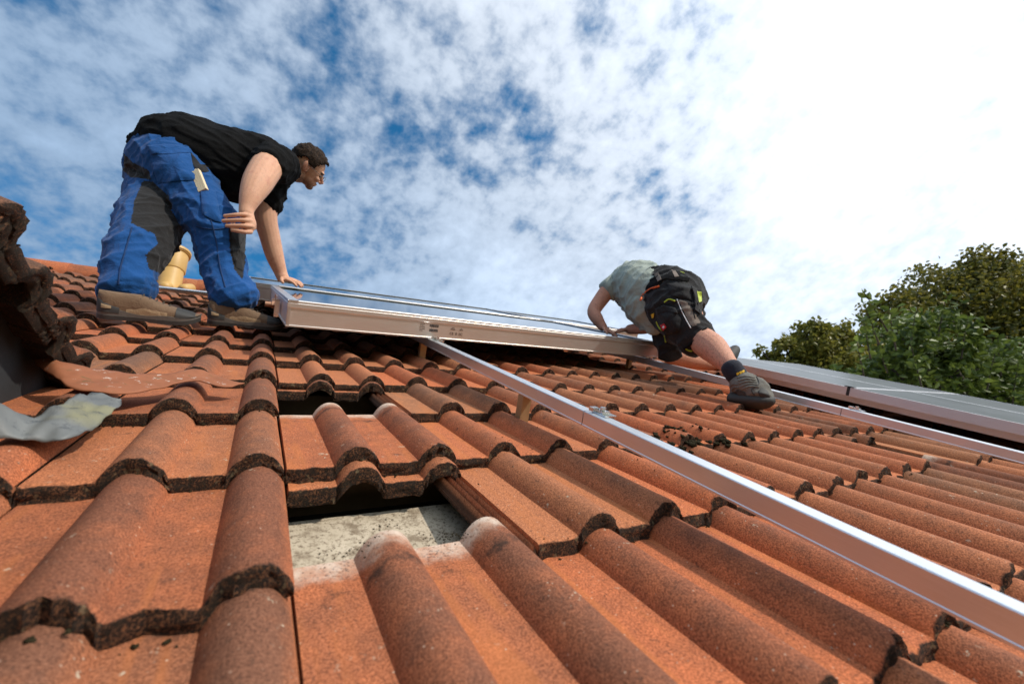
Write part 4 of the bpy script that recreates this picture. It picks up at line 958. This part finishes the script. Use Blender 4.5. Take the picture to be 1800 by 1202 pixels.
wr = at(1058, 573, 2.735); hand(b, wr, at(1068, 580, 2.72) - wr, at(1078, 581, 2.70) - wr, VU, 0.9, 0.9, thumb=1)
wr = at(1108, 579, 2.74); hand(b, wr, at(1096, 580, 2.76) - wr, at(1090, 584, 2.77) - wr, VU, 0.9, 1.4, thumb=-1)
me = remesh(b, 0.005, 2, 'person')
def cm2(p):
    x, y, d = pxy(p); leg = 1.0 if x > 1200 else 0.5
    return (0, 0.35 if x > 1200 else 0.45, leg, 1)
vcolor(me, cm2); me.transform(Matrix.Translation(-base2))
p2 = link('person', me, None, SKIN.m, mtx=Matrix.Translation(base2), label='kneeling man seen from behind in sage t-shirt and black work shorts', cat='person')
child('hair', hair_mesh(HC2, HR2, 4), p2, HAIR, base2)
b = MB()
limb(b, [(1098, 503, 3.02, 27), (1108, 500, 2.92, 36), (1124, 504, 2.80, 43), (1142, 514, 2.68, 46), (1158, 522, 2.60, 45), (1164, 530, 2.56, 40)], kd=[1.1] * 6)
limb(b, [(1122, 520, 2.74, 32), (1134, 545, 2.64, 28), (1146, 566, 2.58, 20), (1151, 578, 2.56, 12)], kd=1.5)
limb(b, [(1102, 495, 2.94, 24), (1086, 500, 2.89, 20), (1073, 509, 2.86, 17.5)])
me = remesh(b, 0.0075, 2, 't_shirt'); d3 = (VR * 0.75 + VU * 0.65).normalized()
displace(me, lambda p, n: 0.018 * max(0, ridge(p, 8, (d3, 0.2))) ** 2.5 + 0.010 * max(0, ridge(p + Vector((2, 7, 0)), 15, (d3, 0.25))) ** 2.5 - 0.006)
child('t_shirt', me, p2, SAGE, base2)
b = MB()
limb(b, [(1150, 500, 2.62, 30), (1168, 508, 2.57, 39), (1184, 518, 2.53, 45), (1196, 530, 2.50, 46)], kd=1.1)
limb(b, [(1200, 512, 2.60, 30), (1211, 530, 2.60, 27), (1214, 546, 2.60, 22)], kd=1.1)
limb(b, [(1180, 522, 2.50, 50), (1186, 545, 2.43, 46), (1200, 570, 2.36, 39), (1218, 590, 2.31, 31), (1224, 596, 2.295, 30)], ripple=lambda t: 0.05 * math.sin(t * 34) * max(0, t - 0.45))
limb(b, [(1180, 560, 2.60, 36), (1177, 595, 2.58, 29), (1176, 618, 2.57, 21)])
me = remesh(b, 0.0075, 2, 'shorts')
displace(me, lambda p, n: 0.015 * max(0, ridge(p, 8, ((VR - VU * 0.4).normalized(), 0.3))) ** 2.5 + 0.012 * max(0, ridge(p + Vector((5, 2, 0)), 15, (VR, 0.3))) ** 2.5 - 0.007)
me.materials.append(SHORTC.m); me.materials.append(PATCH.m)
PP = [(1192, 526), (1206, 530), (1222, 552), (1232, 566), (1216, 574), (1206, 556)]
mi = [1 if inpoly(*pxy(f.center)[:2], PP) and pxy(f.center)[2] < 2.5 else 0 for f in me.polygons]; me.polygons.foreach_set('material_index', mi)
SB = surface(me); sh = child('shorts', me, p2, SHORTC, base2)
strip('orange_piping', [(1126, 527), (1131, 517), (1143, 508), (1158, 503)], 0.0060, ORANGE, sh, base2, SB)
patch('waistband', [(1131, 512), (1142, 492), (1158, 479), (1176, 473), (1196, 477), (1213, 488), (1211, 494), (1194, 486), (1176, 483), (1162, 488), (1148, 500), (1137, 516)], SB, 0.010, BLACKC, sh, base2)
for a in ([(1168, 531), (1176, 526), (1186, 529)], [(1154, 566), (1158, 575), (1163, 581)], [(1167, 559), (1174, 568), (1172, 580)], [(1168, 590), (1170, 601)], [(1205, 613), (1210, 616), (1216, 617)], [(1196, 478), (1202, 480)]): strip('lime_piping', a, 0.0040, LIME, sh, base2, SB)
patch('belt_loop', [(1150, 482), (1157, 479), (1163, 491), (1156, 495)], SB, 0.014, PATCH, sh, base2)
patch('belt_loop', [(1180, 474), (1187, 475), (1194, 486), (1186, 487)], SB, 0.014, PATCH, sh, base2)
patch('back_pocket', [(1172, 498), (1196, 497), (1212, 506), (1216, 528), (1200, 524), (1180, 520)], SB, 0.007, SHORTC, sh, base2, 0.006)
patch('tool_pouch', [(1216, 502), (1226, 509), (1231, 530), (1231, 552), (1222, 545), (1219, 522)], SB, 0.016, DARKP, sh, base2, 0.012)
patch('lime_tag', [(1225, 512), (1233, 513), (1234, 530), (1229, 532)], SB, 0.030, LIME, sh, base2)
patch('leg_pocket', [(1152, 546), (1166, 540), (1188, 545), (1198, 562), (1194, 582), (1172, 588), (1159, 574)], SB, 0.010, SHORTC, sh, base2, 0.012)
patch('pocket_flap', [(1152, 543), (1166, 536), (1187, 541), (1192, 550), (1170, 548), (1155, 553)], SB, 0.020, SHORTC, sh, base2, 0.003)
patch('red_badge', [(1160, 572), (1167, 568), (1172, 575), (1165, 582)], SB, 0.026, LRED, sh, base2)
patch('white_emblem', [(1163.6, 574), (1166.5, 572), (1168.6, 575), (1165.5, 578)], SB, 0.029, LWHITE, sh, base2)
patch('yellow_tab', [(1144, 553), (1150, 550), (1149, 558), (1146, 560)], SB, 0.012, YELLOW, sh, base2)
strip('seat_seam', [(1176, 484), (1196, 498), (1212, 520), (1219, 548), (1222, 560)], 0.0026, BLACKC, sh, base2, SB)
strip('pale_seam', [(1190, 526), (1198, 546), (1206, 562), (1214, 576)], 0.0026, LWHITE, sh, base2, SB)
strip('hem', [(1203, 612), (1213, 606), (1224, 594), (1233, 584), (1241, 577)], 0.0065, BLACKC, sh, base2, SB)
# boots and sock
b = MB()
limb(b, [(1297, 664, 1.980, 17), (1305, 673, 1.960, 23), (1312, 680, 1.940, 25)], kd=1.15)
limb(b, [(1298, 690, 1.980, 15), (1316, 686, 1.940, 23), (1336, 694, 1.900, 19), (1345, 698, 1.895, 14)], kd=1.3)
limb(b, [(1324, 672, 1.940, 12), (1334, 680, 1.910, 15), (1345, 692, 1.895, 12)])
me = remesh(b, 0.006, 2, 'boot'); displace(me, lambda p, n: 0.005 * ridge(p, 26, (VR, 0.4)) - 0.002)
BB = surface(me); bt = child('boot', me, p2, BOOTG, base2)
b = MB(); limb(b, [(1290, 701, 1.970, 13), (1316, 703, 1.930, 15.5), (1340, 705, 1.895, 14.5), (1350, 704, 1.890, 11)], kd=1.9); child('sole', remesh(b, 0.006, 1, 'sole'), p2, SHOED, base2, parent=bt)
strip('seam', [(1330, 662), (1334, 674), (1322, 684), (1326, 694)], 0.0026, SHOED, bt, base2, BB)
for q in range(5): strip('rib', [(1296 + q * 2.0, 664 + q * 5), (1310 + q * 2, 661 + q * 4.5), (1326 + q * 2, 664 + q * 4)], 0.0030, BOOTG, bt, base2, BB)
for q in range(3): strip('lace', [(1284 + q * 2, 680 + q * 6), (1289 + q * 2, 675 + q * 6), (1296 + q * 2, 676 + q * 5)], 0.0028, SHOEG, bt, base2, BB)
patch('toe_bumper', [(1288, 690), (1296, 684), (1310, 690), (1312, 700), (1290, 700)], BB, 0.006, SHOED, bt, base2)
patch('heel_patch', [(1340, 680), (1350, 688), (1354, 698), (1336, 699), (1332, 688)], BB, 0.004, SHOED, bt, base2)
b = MB(); limb(b, [(1286, 647, 1.988, 18.2), (1295, 660, 1.968, 18)]); me = remesh(b, 0.006, 1, 'sock'); KB = surface(me); sk = child('sock', me, p2, NAVY, base2)
for q in range(3): patch('yellow_lettering', [(1294 + q * 5, 656 - q * 2.2), (1298 + q * 5, 654 - q * 2.2), (1299.5 + q * 5, 657.5 - q * 2.2), (1295.5 + q * 5, 660 - q * 2.2)], KB, 0.003, YELLOW, sk, base2)
b = MB(); limb(b, [(1262, 640, 2.74, 12), (1280, 628, 2.80, 13), (1291, 616, 2.84, 9)], kd=1.4); child('boot', remesh(b, 0.008, 1, 'boot'), p2, SHOED, base2, label='black boot of the far folded leg')

# ------------------------------------------------------------------ trees
def leafmat(name, a, c_, trans=0.35):
    m = Mat(name, a, 0.5, 0, 0.45); gi = m.n('ShaderNodeNewGeometry'); nz = m.noise(1.1, 3)
    f = m.math('ADD', m.math('MULTIPLY', gi.outputs['Random Per Island'], 0.75), m.math('MULTIPLY', m.math('SUBTRACT', nz, 0.4), 0.9), clamp=True)
    col_ = m.mix(f, a, c_); m.color(col_)
    tb = m.n('ShaderNodeBsdfTranslucent'); m.l(col_, tb.inputs[0]); ms = m.n('ShaderNodeMixShader'); ms.inputs[0].default_value = trans
    m.l(m.b.outputs[0], ms.inputs[1]); m.l(tb.outputs[0], ms.inputs[2]); m.l(ms.outputs[0], m.t.nodes['Material Output'].inputs[0]); return m
BARK = simple('bark', (0.085, 0.065, 0.045), 0.95, nscale=14, amt=0.4, bump=0.7, bscale=40, bdist=0.02)
def leaves(mb_v, mb_f, c_, ln_, wd, rr, droop=0.4):
    d = Vector((rr.gauss(0, 1), rr.gauss(0, 1), rr.gauss(0, 0.7) - droop)).normalized(); s = d.cross(Vector((rr.gauss(0, 1), rr.gauss(0, 1), rr.gauss(0, 1)))).normalized(); nn = d.cross(s)
    o = len(mb_v)
    mb_v += [c_, c_ + d * ln_ * 0.35 + s * wd + nn * wd * 0.5, c_ + d * ln_ * 0.72 + s * wd * 0.75 + nn * wd * 0.3, c_ + d * ln_, c_ + d * ln_ * 0.72 - s * wd * 0.75 + nn * wd * 0.3, c_ + d * ln_ * 0.35 - s * wd + nn * wd * 0.5, c_ + d * ln_ * 0.5]
    mb_f += [(o, o + 1, o + 6), (o + 1, o + 2, o + 6), (o + 2, o + 3, o + 6), (o + 3, o + 4, o + 6), (o + 4, o + 5, o + 6), (o + 5, o, o + 6)]
def tree(seed, blobs, n, ln_, wd, mat, foot, label, group, twigs=0, name='tree', sprays=()):
    rr = random.Random(seed); foot = Vector(foot)
    root = link(name, None, None, mtx=Matrix.Translation(foot), label=label, cat='tree', group=group)
    tb = MB(); cen = sum((Vector(a[0]) for a in blobs), Vector()) / len(blobs)
    tb.ring_tube([foot, foot * 0.6 + cen * 0.4 + Vector((0.15, 0.1, 0)) - Vector((0, 0, 0.4)), cen], [0.24, 0.17, 0.06], 10)
    for c_, r in blobs:
        c_ = Vector(c_); st = foot * 0.45 + cen * 0.55
        tb.ring_tube([st, (st + c_) / 2 + Vector((rr.uniform(-.2, .2), rr.uniform(-.2, .2), 0.1)), c_ + Vector((0, 0, r * 0.5))], [0.075, 0.05, 0.018], 7)
    V_ = []; F_ = []; tot = sum(r ** 2 for _, r in blobs)
    for c_, r in blobs:
        c_ = Vector(c_); k = int(n * r * r / tot); ncl = max(5, k // 26)
        for q in range(ncl):
            d = Vector((rr.gauss(0, 1), rr.gauss(0, 1), rr.gauss(0, 1))).normalized(); p = c_ + d * r * (rr.uniform(0.45, 1.0) ** 0.6) * (1 + 0.35 * noise.noise(d * 2.2 + c_))
            if twigs and rr.random() < 0.5: tb.ring_tube([c_ * 0.35 + p * 0.65, p], [0.012, 0.004], 4, caps=False)
            for z in range(26): leaves(V_, F_, p + Vector((rr.gauss(0, 1), rr.gauss(0, 1), rr.gauss(0, 0.8))) * r * 0.16, ln_ * rr.uniform(0.7, 1.2), wd * rr.uniform(0.8, 1.2), rr)
    for a, c_ in sprays:                                               # single shoots with leaves set along them
        a, c_ = Vector(a), Vector(c_); tb.ring_tube([a, (a + c_) / 2 + Vector((0.02, 0, 0.02)), c_], [0.011, 0.007, 0.003], 5)
        for z in range(16):
            t = 0.2 + 0.8 * z / 15; leaves(V_, F_, a.lerp(c_, t), ln_ * rr.uniform(0.85, 1.2), wd * 1.15, rr, -0.3)
    sh_ = Matrix.Translation(-foot)
    m = tb.mesh('trunk', True); m.transform(sh_); link('trunk', m, root, BARK.m)
    m = mesh_from(V_, F_, 'crown'); m.transform(sh_); link('crown', m, root, mat.m); return root
def blob(px, py, d, rpx): return (at(px, py, d), rpx * d / FPX)
def below(px, py, d): p = at(px, py, d); return (p.x, p.y, -5.2)
OLIVE = leafmat('olive_leaves', (0.11, 0.125, 0.022), (0.34, 0.29, 0.05)); DEEP = leafmat('dark_leaves', (0.050, 0.064, 0.012), (0.32, 0.26, 0.04)); FRESH = leafmat('green_leaves', (0.060, 0.090, 0.016), (0.22, 0.28, 0.05), 0.32)
tree(1, [blob(1740, 520, 11, 70), blob(1660, 540, 11, 75), blob(1790, 560, 11.5, 90), blob(1590, 560, 10.5, 55), blob(1850, 520, 12, 90), blob(1700, 610, 11, 90), blob(1800, 650, 11, 90), blob(1610, 630, 10.5, 70), blob(1730, 470, 11, 34), blob(1900, 620, 12, 90)], 46000, 0.12, 0.036, DEEP, below(1740, 620, 11.5), 'tall dark olive tree rising highest at the right edge', 'garden trees beyond the roof')
tree(2, [blob(1425, 600, 9, 34), blob(1465, 620, 9.2, 45), blob(1385, 622, 9, 28), blob(1500, 640, 9.3, 45), blob(1345, 625, 9, 14), blob(1440, 650, 9, 45)], 11000, 0.10, 0.032, OLIVE, below(1450, 650, 9.5), 'smallest, thin yellowish tree beside the kneeling man', 'garden trees beyond the roof')
shoots = [(at(px, py + 70, d), at(px + dx, py, d)) for px, py, dx, d in ((1560, 512, -42, 5.0), (1545, 535, -26, 5.0), (1575, 545, -12, 5.1), (1520, 600, -14, 5.2), (1600, 545, 10, 5.6), (1650, 520, 14, 5.6), (1690, 560, 12, 5.8), (1560, 585, -25, 5.6), (1760, 590, -6, 5.8), (1735, 615, 16, 5.6), (1620, 610, -18, 5.4), (1780, 640, 10, 5.8), (1530, 560, -12, 5.5))]
tree(3, [blob(1590, 600, 6.0, 50), blob(1650, 595, 6.2, 55), blob(1560, 650, 6.0, 50), blob(1640, 660, 6.2, 60), blob(1720, 650, 6.4, 60), blob(1790, 670, 6.6, 65), blob(1500, 670, 6.2, 36), blob(1700, 710, 6.4, 60), blob(1850, 690, 6.6, 70), blob(1600, 710, 6.2, 60)], 11000, 0.105, 0.028, FRESH, below(1660, 680, 6.6), 'leafy green tree with upright shoots in front of the dark tree', 'garden trees beyond the roof', twigs=1, sprays=shoots)
